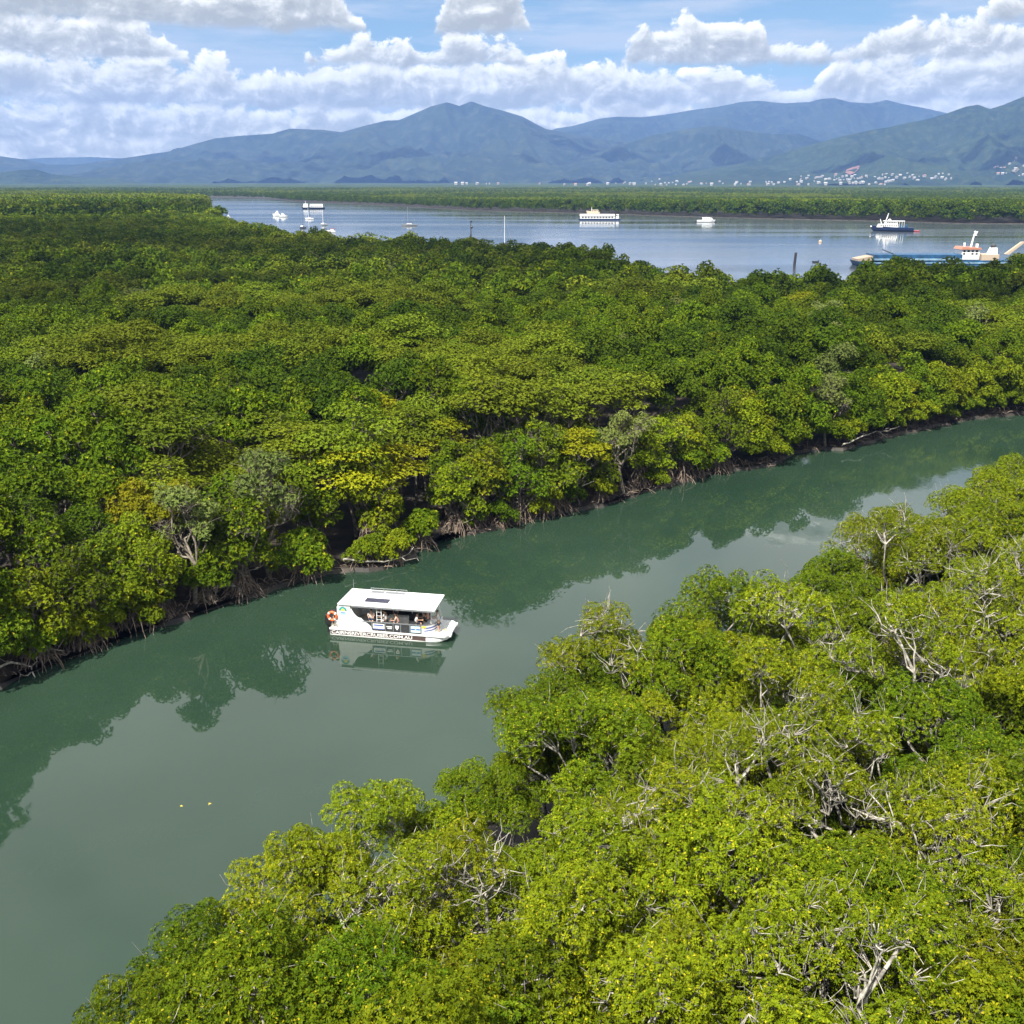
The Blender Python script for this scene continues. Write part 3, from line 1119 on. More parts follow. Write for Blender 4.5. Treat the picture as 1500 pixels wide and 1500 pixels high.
GROUPS = {'near': 'mangroves of the near bank', 'left': 'mangroves on the bank across the river'}
KW = {'green': 'rounded green mangrove', 'fresh': 'yellow green mangrove', 'bare': 'half bare mangrove with white limbs', 'deep': 'dense deep green mangrove',
      'layer': 'flat layered pale green mangrove', 'gold': 'gold brown mangrove', 'bright': 'yellow layered mangrove', 'grey': 'grey sparse mangrove',
      'edge': 'green mangrove on arching prop roots', 'edge_fresh': 'yellow green mangrove on arching prop roots', 'bush': 'low bushy young mangrove'}


def zone(t):
    px, py = t['px'], t['py']
    if t['area'] == 'near':
        if t['edge'] < 4:
            return 'on the near river edge, ' + ('lower left' if px < 520 else 'below the boat' if px < 760 else 'right of the boat' if px < 1200 else 'at the bend')
        col = 'left' if px < 500 else 'centre' if px < 900 else 'right of centre' if px < 1250 else 'right edge'
        row = 'top' if py < 900 else 'upper part' if py < 1100 else 'middle' if py < 1300 else 'bottom'
        return f'in the near canopy, {row}, {col}'
    col = 'by the left edge' if px < 180 else 'left of the boat' if px < 480 else 'above the boat' if px < 680 else 'right of the boat' if px < 950 else 'before the bend' if px < 1250 else 'at the bend'
    if 'edge' in t['kind'] or t['kind'] == 'bush':
        return 'on the far waterline, ' + col
    return ('behind the far waterline, ' if t['edge'] < 10 else 'deep in the far canopy, ') + col


proto_first = {}


def plant(t):
    kinds = near_protos if t['area'] == 'near' else mid_protos
    kind = t['kind']
    if kind not in kinds:
        kind = 'green'
    lst = kinds[kind]
    pr = lst[int(t['rot'] * 1000) % len(lst)]
    o = empty('mangrove_tree', (t['x'], t['y'], 0.02 if kind == 'bush' else 0.30), t['rot'])
    s = t['sc']
    o.scale = (s, s, s * (0.94 + 0.12 * ((t['rot'] * 13.7) % 1)))
    tr = add_obj('trunk', pr['trunk'], o)
    add_obj('crown', pr['crown'], o)
    if pr['roots']:
        add_obj('root_system', pr['roots'], o)
    tag(o, t.get('label') or f"{KW[t['kind']]} {zone(t)}", 'tree', GROUPS[t['area']])
    if 'label' not in t:
        o['group'] = f"{KW[t['kind']]}s {zone(t)}"
    return o


for t in IND:
    plant(t)


# ---- exposed roots tangled along the bank across the river
rngR = np.random.default_rng(61)
arcs = []
for off, st_ in ((0.2, .34), (0.9, .40), (1.8, .5)):
    for x, y in along(left_bank[3:-2], st_, off, int(off * 100) + 3, .5):
        a = rngR.uniform(0, 6.28)
        d = rngR.uniform(.4, 2.2)
        h = rngR.uniform(.08, .85) * (1.5 if off > .5 else .75)
        k_ = np.linspace(0, 1, 6)
        arcs.append(tube(np.stack([x + np.cos(a) * d * (k_ - .3) + rngR.normal(0, .11, 6), y + np.sin(a) * d * (k_ - .3) + rngR.normal(0, .11, 6), .2 + h * np.sin(np.pi * np.clip(k_ * .95 + .12, 0, 1)) - .45 * k_], 1), np.linspace(1, .5, 6) * rngR.uniform(.015, .05), 4))
v_, f_ = join(arcs)
er_ = add_obj('root_tangle', mesh_np('root_tangle', v_, f_, [ROOT], smooth=True))
tag(er_, 'brown tangle of arching roots on the mud along the far waterline', 'roots', kind='stuff')


# ---- the rest of the forest: one object each, instanced
def forest(name, label, pts, protos, zbase=0.42):
    """pts: list of (x, y, index, scale, rot); protos: list of meshes lists"""
    coll = bpy.data.collections.new(name + '_kinds')
    for i, pr in enumerate(protos):
        o = bpy.data.objects.new(f'{name}_kind_{i:03d}', pr)
        coll.objects.link(o)
    pts = np.asarray(pts, float)
    me = bpy.data.meshes.new(name)
    me.vertices.add(len(pts))
    co = np.stack([pts[:, 0], pts[:, 1], np.full(len(pts), zbase)], 1).astype(np.float32)
    me.vertices.foreach_set('co', co.ravel())
    a = me.attributes.new('which', 'INT', 'POINT')
    a.data.foreach_set('value', pts[:, 2].astype(np.int32))
    a = me.attributes.new('size', 'FLOAT', 'POINT')
    a.data.foreach_set('value', pts[:, 3].astype(np.float32))
    a = me.attributes.new('turn', 'FLOAT', 'POINT')
    a.data.foreach_set('value', pts[:, 4].astype(np.float32))
    me.update()
    o = add_obj(name, me)
    tag(o, label, 'forest', kind='stuff')
    gt = bpy.data.node_groups.new(name + '_nodes', 'GeometryNodeTree')
    gt.interface.new_socket('Geometry', in_out='INPUT', socket_type='NodeSocketGeometry')
    gt.interface.new_socket('Geometry', in_out='OUTPUT', socket_type='NodeSocketGeometry')
    n = gt.nodes
    gi, go = n.new('NodeGroupInput'), n.new('NodeGroupOutput')
    ci = n.new('GeometryNodeCollectionInfo')
    ci.inputs[0].default_value = coll
    ci.inputs['Separate Children'].default_value = True
    ci.inputs['Reset Children'].default_value = True
    ip = n.new('GeometryNodeInstanceOnPoints')
    ip.inputs['Pick Instance'].default_value = True

    def named(nm, ty):
        q = n.new('GeometryNodeInputNamedAttribute')
        q.data_type = ty
        q.inputs[0].default_value = nm
        return q.outputs[0]
    gt.links.new(gi.outputs[0], ip.inputs['Points'])
    gt.links.new(ci.outputs[0], ip.inputs['Instance'])
    gt.links.new(named('which', 'INT'), ip.inputs['Instance Index'])
    cx = n.new('ShaderNodeCombineXYZ')
    gt.links.new(named('turn', 'FLOAT'), cx.inputs[2])
    er = n.new('FunctionNodeEulerToRotation')
    gt.links.new(cx.outputs[0], er.inputs[0])
    gt.links.new(er.outputs[0], ip.inputs['Rotation'])
    gt.links.new(named('size', 'FLOAT'), ip.inputs['Scale'])
    gt.links.new(ip.outputs[0], go.inputs[0])
    md = o.modifiers.new('instances', 'NODES')
    md.node_group = gt
    return o


low_protos = {k: [] for k in ('green', 'deep', 'layer', 'bright', 'grey')}
for k, mt, n in (('green', 'green', 4), ('deep', 'deep', 4), ('layer', 'layer', 4), ('bright', 'fresh', 2), ('grey', 'grey', 2)):
    for i in range(n):
        low_protos[k].append(grow('layer' if k == 'layer' else 'dome', 300 + 10 * len(low_protos[k]) + i, 10.4 + .35 * i, 3.2, 'low', .42, LEAF[mt], 7, bare=.25 if k == 'grey' else 0)['crown'])
far_protos = []
for i, mt in enumerate(('green', 'deep', 'layer', 'green', 'fresh', 'deep')):
    far_protos.append(grow('layer' if mt == 'layer' else 'dome', 400 + i, 10.8, 3.4, 'far', .16, LEAF[mt], 8)['crown'])

# 1. near bank outside the picture's largest 300 (mostly beyond the frame)
near_rest = [t for t in REST if t['area'] == 'near']
order = [p['crown'] for k in ('green', 'fresh', 'bare', 'deep') for p in near_protos[k]]
ofs = {'green': (0, 4), 'fresh': (4, 4), 'bare': (8, 4), 'deep': (12, 2)}
if near_rest:
    forest('near_mangrove_canopy', 'green mangrove canopy that carries the near bank on past its largest trees',
           [(t['x'], t['y'], ofs[t['kind']][0] + int(t['rot'] * 977) % ofs[t['kind']][1], t['sc'], t['rot']) for t in near_rest], order)

# 2. left land, middle distance (leafy)
left_rest = [t for t in REST if t['area'] == 'left']
order, ofs = [], {}
for k, lst in mid_protos.items():
    ofs[k] = (len(order), len(lst))
    order += [p['crown'] for p in lst]
nmid = len(order)
for k, lst in low_protos.items():
    ofs['low_' + k] = (len(order), len(lst))
    order += lst
pts = []
for t in left_rest:
    k = t['kind']
    if t['y'] > 215 or t['px'] < -60 or t['px'] > 1560:
        k = 'low_' + {'edge': 'green', 'edge_fresh': 'green', 'bush': 'green', 'gold': 'bright'}.get(k, k)
    o, n = ofs[k]
    pts.append((t['x'], t['y'], o + int(t['rot'] * 977) % n, t['sc'], t['rot']))
# beyond 330 m
g = scatter(left_land, (-520, 320, 330, 640), 5.6, 51)
g = g[np.abs(g[:, 0]) < g[:, 1] * .62 + 60]
for x, y in g:
    n1 = fbm(np.array([x / 40.0 + 40]), np.array([y / 40.0]), 3)[0]
    k = 'low_' + ('layer' if n1 > .53 else 'deep' if rngT.random() < .45 else 'green')
    o, n = ofs[k]
    pts.append((x, y, o + rngT.integers(n), rngT.uniform(.84, 1.14), rngT.uniform(0, 6.28)))
forest('mangrove_canopy', 'unbroken green mangrove canopy between the river and the bay', pts, order)

pts = []
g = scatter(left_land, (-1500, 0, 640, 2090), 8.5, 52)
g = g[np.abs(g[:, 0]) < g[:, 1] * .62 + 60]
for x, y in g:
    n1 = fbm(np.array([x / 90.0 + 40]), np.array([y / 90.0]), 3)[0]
    bright = n1 + (0.10 if y > 900 else 0) + (0.16 if y > 1000 and y < 1500 else 0)  # far band gets more pale leaf kinds, a sunlit strip put into the colour
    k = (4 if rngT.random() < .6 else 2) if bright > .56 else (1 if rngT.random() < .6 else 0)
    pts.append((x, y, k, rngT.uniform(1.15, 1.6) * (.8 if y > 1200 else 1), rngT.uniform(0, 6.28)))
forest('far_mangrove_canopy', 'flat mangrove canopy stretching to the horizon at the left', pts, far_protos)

far_edge = grow('dome', 450, 10.8, 3.0, 'far', .02, LEAF['deep'], 11)['crown']
pts = []
g = np.concatenate([scatter(far_land, (-1300, 900, 780, 1800), 9.0, 53), scatter(far_land, (-1900, 1400, 1800, 3200), 15.0, 54)])
g = g[np.abs(g[:, 0]) < g[:, 1] * .62 + 60]
dd = edge_dist(g[:, 0], g[:, 1], far_shore)
for (x, y), d in zip(g, dd):
    n1 = fbm(np.array([x / 150.0 + 40]), np.array([y / 110.0]), 3)[0]
    k = (4 if rngT.random() < .5 else 2) if n1 > .53 and d > 60 else (1 if rngT.random() < .65 else 3)
    sc = rngT.uniform(1.15, 1.6) * (1 - .42 * min(1, max(0, (y - 850) / 450))) * (.85 if d < 8 else 1)
    pts.append((x, y, k, sc, rngT.uniform(0, 6.28)))
e = along(far_shore[1:-1], 3.6, -2.0, 55, 1.2)
e = e[in_poly(e[:, 0], e[:, 1], far_land)]
for x, y in e:
    pts.append((x, y, (6 if rngT.random() < .5 else 1) if rngT.random() < .8 else 0, rngT.uniform(.7, 1.40) * (1 - .42 * min(1, max(0, (y - 850) / 450))), rngT.uniform(0, 6.28)))
forest('bayside_mangrove_forest', 'dark wall of mangroves along the far side of the bay', pts, far_protos + [far_edge])
print('TREES', len(IND), len(REST), sum(1 for t in IND if t['area'] == 'near'), len(pts))

# ------------------------------------------------------------------ boats and other things
WHITE = pmat('white_boat_paint', (.80, .80, .78), 0.35, var=.04, scale=3)
WHITE2 = pmat('off_white_deck', (.62, .62, .59), 0.6, var=.10, scale=5)
GREYM = pmat('grey_metal', (.36, .37, .39), 0.4, .6, var=.1)
DARK = pmat('dark_grey_panel', (.045, .047, .050), 0.4, var=.15)
GLASS = pmat('dark_window_glass', (.012, .016, .022), 0.08, var=.1, spec=.8)
NAVY = pmat('navy_hull_paint', (.008, .020, .065), 0.35, var=.12, scale=1.0)
BLUE = pmat('blue_barge_paint', (.018, .085, .19), 0.5, var=.2, scale=.4)
BLUE2 = pmat('pale_blue_steel', (.25, .40, .52), 0.5, var=.15, scale=.4)
ORANGE = pmat('orange_plastic', (.80, .13, .03), 0.45, var=.06)
ORANGE_RF = pmat('orange_roof_paint', (.45, .20, .13), 0.5, var=.1)
CREAM = pmat('cream_paint', (.62, .52, .38), 0.5, var=.08)
TAN = pmat('tan_steel', (.46, .36, .26), 0.6, var=.12)
RED = pmat('red_rubber', (.30, .035, .05), 0.5, var=.1)
BLACK = pmat('black_rubber', (.014, .014, .015), 0.5, var=.1)
STRIPE = pmat('dark_maroon_stripe', (.085, .055, .050), 0.5, var=.12)
SOLAR = pmat('solar_cells', (.045, .045, .075), 0.2, var=.1)
TEAL = pmat('teal_sign_paint', (.02, .30, .32), 0.5, var=.08)
PALEBLUE = pmat('pale_blue_sign_paint', (.42, .66, .78), 0.5, var=.05)
YELLOW = pmat('yellow_sign_paint', (.85, .62, .08), 0.5, var=.06)
SIGNBLUE = pmat('blue_sign_paint', (.06, .10, .36), 0.5, var=.06)
SIGNPINK = pmat('pink_sign_paint', (.70, .30, .34), 0.5, var=.06)
WOOD = pmat('grey_timber', (.050, .045, .045), 0.9, var=.3)
SKIN = pmat('skin', (.52, .31, .21), 0.5, var=.05)
HAIR = pmat('dark_hair', (.018, .013, .010), 0.6, var=.2)
HAIR2 = pmat('grey_hair', (.45, .43, .40), 0.6, var=.2)
CLOTH = {'white': pmat('white_cotton', (.78, .77, .75), 0.9, var=.06, scale=9), 'pink': pmat('pale_pink_cotton', (.70, .42, .34), 0.9, var=.08, scale=9),
         'navy': pmat('navy_cotton', (.02, .03, .06), 0.9, var=.1, scale=9), 'black': pmat('black_cotton', (.015, .015, .016), 0.9, var=.1, scale=9),
         'orange': pmat('orange_cotton', (.7, .16, .04), 0.9, var=.1, scale=9)}


def text_obj(name, body, size, mat, parent, mtx, sx=1.0, extr=0.002):
    cu = bpy.data.curves.new(name, 'FONT')
    cu.body = body
    cu.size = size
    cu.extrude = extr
    cu.align_x = 'LEFT'
    cu.align_y = 'CENTER'
    cu.materials.append(mat)
    cu.offset = size * 0.018
    tmp = bpy.data.objects.new(name, cu)
    COL.objects.link(tmp)
    bpy.context.view_layer.update()
    me = bpy.data.meshes.new_from_object(tmp.evaluated_get(bpy.context.evaluated_depsgraph_get()))
    bpy.data.objects.remove(tmp)
    o = bpy.data.objects.new(name, me)
    COL.objects.link(o)
    o.parent = parent
    o.matrix_local = mtx @ Matrix.Diagonal((sx, 1, 1, 1))
    return o


FACE_NEAR = Matrix.Rotation(R(90), 4, 'X')          # text in the local x-z plane, read from -y

# ---- the tour boat
BX, BY = P(484, 929.5)[:2]
BHEAD = math.atan2(P(650, 942.5)[1] - BY, P(650, 942.5)[0] - BX)
boat = empty('tour_boat', (BX, BY, 0), BHEAD)
tag(boat, 'white tour boat with a long flat roof carrying passengers down the green river', 'boat')
BW, BL = 2.75, 8.75


def pontoon(y0):
    mb = MB()
    rings = []
    w = .40
    for x, zb, zt, k in ((0, -.16, .40, 1), (3, -.2, .40, 1), (6.6, -.2, .40, 1), (7.6, -.13, .40, .95), (8.3, 0.02, .41, .78), (8.8, .20, .42, .45), (8.98, .33, .42, .12)):
        ring = []
        for i in range(12):
            a = 2 * math.pi * i / 12 + math.pi / 12
            ring.append((x, y0 + w + max(-1, min(1, 1.25 * math.cos(a))) * w * k, (zb + zt) / 2 + max(-1, min(1, 1.2 * math.sin(a))) * (zt - zb) / 2))
        rings.append(ring)
    return mb.loft(rings)


hull1 = pontoon(0.0).build('pontoon_hull', WHITE, boat)
hull2 = pontoon(BW - .8).build('pontoon_hull', WHITE, boat)
st = MB().box(.02, 7.25, -.006, .0, .075, .385).build('hull_stripe', STRIPE, hull1)
text_obj('hull_lettering', 'CAIRNSRIVERCRUISES.COM.AU', .34, WHITE, hull1, Matrix.Translation((.10, -.010, .235)) @ FACE_NEAR, 1.31, 0.003)
MB().prism([(0, 0), (8.75, 0), (9.05, .35), (9.05, BW - .35), (8.75, BW), (0, BW)], .425, .56, 'z').build('deck', WHITE2, boat)
rim = MB()
rim.box(-.04, 8.7, -.05, .0, .44, .58, .015).box(-.04, 8.7, BW, BW + .05, .44, .58, .015)
rim.build('deck_rim', WHITE, boat)
for yy in (.25, BW - .60):
    MB().box(8.45, 9.10, yy, yy + .36, .40, .585, .03).build('bow_step', WHITE, boat)

RZ = 2.52
# side wall: solid at the stern, swept down in a curve to the low bulwark
wall = [(.62, .565), (.62, 2.28), (.70, 2.42), (.86, RZ - .02), (1.65, RZ - .02), (1.66, 2.30)]
for k in range(9):
    a = k / 8
    wall.append((1.72 + .72 * a ** 1.3, 2.22 - .72 * math.sin(a * math.pi / 2)))
for k in range(1, 9):
    a = k / 8
    wall.append((2.44 + .80 * math.sin(a * math.pi / 2) ** 1.4, 1.50 - .80 * a))
wall += [(3.30, .565)]
sw = MB().prism(wall, -.015, .03).build('side_wall', WHITE, boat)
MB().prism(wall, BW - .03, BW + .015).build('side_wall', WHITE, boat)
MB().box(.62, .66, .035, BW - .035, .565, 2.30).build('stern_wall', WHITE, boat)
sc_ = MB()
sc_.bm = bmesh.new()
disc = [(1.08 + .36 * math.cos(i * math.pi / 14), 1.98 + .36 * math.sin(i * math.pi / 14)) for i in range(28)]
lg = MB().prism(disc, -.020, -.016).build('emblem', WHITE2, sw)
arc = [(1.08 + .31 * math.cos(i * math.pi / 14), 2.00 + .31 * math.sin(i * math.pi / 14)) for i in range(15)]
MB().prism(arc, -.024, -.021).build('emblem_hills', TEAL, sw)
MB().prism([(1.08 + .15 * math.cos(i * math.pi / 10), 2.0 + .17 * math.sin(i * math.pi / 10)) for i in range(11)], -.028, -.025).build('emblem_sun', YELLOW, sw)
MB().prism([(1.08 - .31 * math.cos(i * math.pi / 14), 1.90 - .29 * math.sin(i * math.pi / 14)) for i in range(15)], -.024, -.021).build('emblem_water', PALEBLUE, sw)
MB().box(.93, 1.22, -.030, -.027, 1.80, 1.87).build('emblem_wording', SIGNBLUE, sw)
MB().box(2.02, 2.50, -.020, -.016, 1.235, 1.265).build('wall_wording', GREYM, sw)

# roof
rf = MB()
rf.prism([(.72, -.14), (8.02, -.14), (8.02, BW + .10), (.86, BW + .10)], RZ, RZ + .075, 'z')
roof = rf.build('roof', WHITE, boat)
MB().box(1.75, 8.0, -.135, -.10, RZ - .13, RZ - .003).build('roof_valance', GREYM, roof)
MB().prism([(1.70, RZ - .01), (1.95, RZ - .01), (1.62, RZ - .30)], -.06, -.03).build('roof_bracket', DARK, roof)
MB().box(2.55, 4.35, .52, 1.22, RZ + .085, RZ + .115, .006).build('solar_panel', SOLAR, roof)
rk = MB()
for xx in (2.4, 3.4, 4.4, 5.2):
    rk.bar((xx, BW - .1, RZ + .07), (xx, BW - .1, RZ + .30), .02)
rk.path([(2.4, BW - .1, RZ + .30), (5.2, BW - .1, RZ + .30)], .02)
rk.box(2.5, 3.5, BW - .55, BW - .15, RZ + .08, RZ + .12).box(3.6, 5.1, BW - .5, BW - .12, RZ + .08, RZ + .11)
rk.build('roof_rack', GREYM, roof)

# low bulwark with sign boards
bw_ = []
for k in range(9):
    a = k / 8
    bw_.append((2.46 + .80 * math.sin(a * math.pi / 2) ** 1.4, 1.44 - .80 * a))
bul = [(2.46, 1.44)] + bw_[1:] + [(6.95, .575), (6.95, 1.20), (2.60, 1.44)]
bul = [(2.50, 1.28)] + [p for p in bw_ if p[1] < 1.27] + [(6.95, .575), (6.95, 1.24)]
bulw = MB().prism(bul, .005, .028).build('bulwark_panel', DARK, boat)
MB().box(2.75, 6.95, BW - .028, BW - .005, .575, 1.24).build('bulwark_panel', DARK, boat)
fr = MB()
for xx in (3.22, 4.25, 4.85, 5.40, 6.10, 6.93):
    fr.box(xx - .028, xx + .028, -.018, .004, .58, 1.24)
fr.box(2.52, 6.95, -.03, .05, 1.245, 1.31)
fr.build('bulwark_frame', GREYM, bulw)


def sign(x0, x1, z0, z1, mat, marks):
    s = MB().box(x0, x1, -.006, .004, z0, z1).build('sign_board', mat, boat)
    for i, (a, b, c, d, m, nm) in enumerate(marks):
        MB().box(x0 + (x1 - x0) * a, x0 + (x1 - x0) * b, -.010, -.007, z0 + (z1 - z0) * c, z0 + (z1 - z0) * d).build(nm, m, s)
    return s


sign(3.30, 4.18, .72, 1.16, WHITE, [(.08, .92, .62, .86, SIGNBLUE, 'sign_wording'), (.2, .85, .40, .50, GREYM, 'sign_wording'), (0, 1, .02, .16, SIGNBLUE, 'sign_band')])
sign(4.31, 4.78, .74, 1.10, DARK, [(.05, .95, .60, .82, WHITE, 'sign_wording'), (.2, .9, .25, .45, WHITE, 'sign_wording')])
s3 = sign(4.92, 5.33, .66, 1.16, DARK, [])
MB().prism([(4.98, 1.12), (5.28, 1.12), (5.25, .92), (5.13, .76), (5.01, .92)], -.010, -.007).build('sign_shield', WHITE, s3)
MB().prism([(5.05, 1.04), (5.21, 1.04), (5.13, .88)], -.014, -.011).build('sign_badge', SIGNPINK, s3)
sign(6.16, 6.88, .68, 1.18, PALEBLUE, [(.04, .44, .40, .60, SIGNBLUE, 'sign_band'), (.56, .96, .40, .60, SIGNBLUE, 'sign_band'), (.04, .44, .68, .92, WHITE, 'sign_wording'), (.56, .96, .68, .92, WHITE, 'sign_wording'), (.02, .98, .08, .28, WHITE, 'sign_wording')])

# rounded bow bulwark, striped
def bowcurve(z0, z1, off, n=10, a0=0.0, a1=1.0):
    out = []
    for i in range(n + 1):
        a = (a0 + (a1 - a0) * i / n) * math.pi / 2
        out.append((6.97 + .95 * math.sin(a), .02 + 1.0 * (1 - math.cos(a)) - off))
    return out


def curved(z0, z1, off, th, name, mat, parent, a0=0.0, a1=1.0):
    c = bowcurve(z0, z1, off, 10, a0, a1)
    mb = MB()
    rings = []
    for x, y in c:
        rings.append([(x, y, z0), (x, y + th, z0), (x, y + th, z1), (x, y, z1)])
    mb.loft(rings)
    return mb.build(name, mat, parent)


bowb = curved(.575, 1.24, 0, .03, 'bow_bulwark', WHITE, boat)
curved(1.00, 1.10, .006, .005, 'bow_stripe', SIGNBLUE, bowb, .12, .98)
curved(.80, .88, .006, .005, 'bow_stripe', SIGNBLUE, bowb, .12, .98)
curved(1.05, 1.22, .012, .004, 'bow_patch', YELLOW, bowb, .0, .22)
curved(1.245, 1.31, .01, .06, 'bow_rail', GREYM, bowb)
MB().box(7.90, 7.93, 1.02, BW - .25, .575, 1.0).build('bow_gate', WHITE, boat)
for xx, yy in ((3.6, .10), (3.95, .10), (5.55, BW - .1), (3.3, BW - .1), (7.05, BW - .1), (7.85, BW - .25), (7.55, .55)):
    x2 = xx + (-.25 if xx > 7.8 else 0)
    MB().bar((xx, yy, .56), (x2, yy, RZ), .032).build('roof_post', WHITE, boat)
ld = MB()
for zz in (1.45, 1.75, 2.05, 2.30):
    ld.bar((3.6, .10, zz), (3.95, .10, zz), .016)
ld.build('ladder_rungs', WHITE, boat)
for y0, y1 in ((.15, .55), (BW - .55, BW - .15)):
    MB().box(2.7, 6.8, y0, y1, .57, 1.0, .03).build('bench', DARK, boat)
MB().box(4.1, 5.6, 1.15, 1.6, .565, 1.28, .03).build('table', WHITE2, boat)
MB().box(.70, 1.55, 1.2, BW - .1, .565, 1.75, .03).build('locker', WHITE2, boat)
MB().box(2.3, 6.9, BW - .034, BW - .03, 1.24, RZ - .01).build('side_curtain', DARK, boat)
wd = MB()
wd.box(4.75, 5.25, BW - .05, BW - .04, 1.35, 2.3)
wd.build('side_window', GREYM, boat)
sm = MB()
for xx in (1.9, 3.1, 5.0, 6.4):
    sm.box(xx - .012, xx + .012, -.12, BW + .08, RZ + .076, RZ + .088)
sm.build('roof_seam', WHITE2, roof)
MB().bar((1.2, 2.2, RZ + .07), (1.2, 2.2, RZ + 1.1), .012).build('antenna', GREYM, roof)
for xx in (.5, 3.6, 6.9, 8.55):
    MB().box(xx, xx + .16, .06, .12, .565, .63, .01).build('cleat', GREYM, boat)
MB().torus((8.45, .95, .60), .15, .035, 'z', 18, 6).torus((8.45, .95, .66), .12, .03, 'z', 18, 6).build('mooring_rope', CREAM, boat)
# outboard motor
om = empty('outboard_motor_root', (0, 0, 0))
om.name = 'outboard_motor'
om.parent = boat
MB().box(-.42, .02, 1.15, 1.60, .70, 1.40, .09).build('motor_cowl', BLACK, om)
MB().box(-.30, -.08, 1.28, 1.46, -.4, .72, .03).build('motor_leg', BLACK, om)
# second motor, nearer
om2 = empty('outboard_motor', (0, 0, 0))
om2.parent = boat
MB().box(-.46, -.02, .20, .62, .62, 1.50, .10).build('motor_cowl', BLACK, om2)
MB().box(-.34, -.10, .33, .50, -.4, .66, .03).build('motor_leg', BLACK, om2)
# cream stand that carries the life ring
sd = MB()
sd.bar((.10, .10, .56), (.26, .06, 1.25), .035).bar((.50, .10, .56), (.30, .06, 1.25), .035).bar((.16, .10, .85), (.44, .10, .85), .025).bar((.28, .06, 1.2), (.28, .06, 1.62), .03)
sd.build('ring_stand', CREAM, boat)

bm_w = Matrix.Translation((BX, BY, 0)) @ Matrix.Rotation(BHEAD, 4, 'Z')


def aboard(o, x, y, z, rz=0.0):
    o.matrix_world = bm_w @ Matrix.Translation((x, y, z)) @ Matrix.Rotation(rz, 4, 'Z')
    return o


lr_ = MB().torus((0, 0, 0), .31, .095, 'y', 28, 10).build('life_ring', ORANGE, None, True)
for a in (45, 135, 225, 315):
    mb = MB()
    c, s_ = math.cos(R(a)), math.sin(R(a))
    rr = []
    for da in (-9, 0, 9):
        aa = R(a + da)
        rr.append([Vector(((.31 + .100 * math.cos(b)) * math.cos(aa), .100 * math.sin(b), (.31 + .100 * math.cos(b)) * math.sin(aa))) for b in [2 * math.pi * j / 10 for j in range(10)]])
    mb.loft(rr, cap=False)
    mb.build('reflective_band', WHITE, lr_)
aboard(lr_, .27, -.10, 1.55)
tag(lr_, 'orange life ring on a cream stand at the stern of the tour boat', 'life ring')


# ---- people
def skinned(name, joints, edges, mat, parent, sub=1):
    me = bpy.data.meshes.new(name)
    me.from_pydata([j[:3] for j in joints], edges, [])
    o = add_obj(name, me, parent)
    sk = o.modifiers.new('skin', 'SKIN')
    sk.use_smooth_shade = True
    lay = me.skin_vertices[0].data if me.skin_vertices else None
    if lay is None:
        bm = bmesh.new()
        bm.from_mesh(me)
        bm.verts.layers.skin.verify()
        bm.to_mesh(me)
        bm.free()
        lay = me.skin_vertices[0].data
    for i, j in enumerate(joints):
        r = j[3]
        lay[i].radius = r if isinstance(r, tuple) else (r, r)
    lay[0].use_root = True
    sb = o.modifiers.new('sub', 'SUBSURF')
    sb.levels = sb.render_levels = sub
    me.materials.append(mat)
    return o


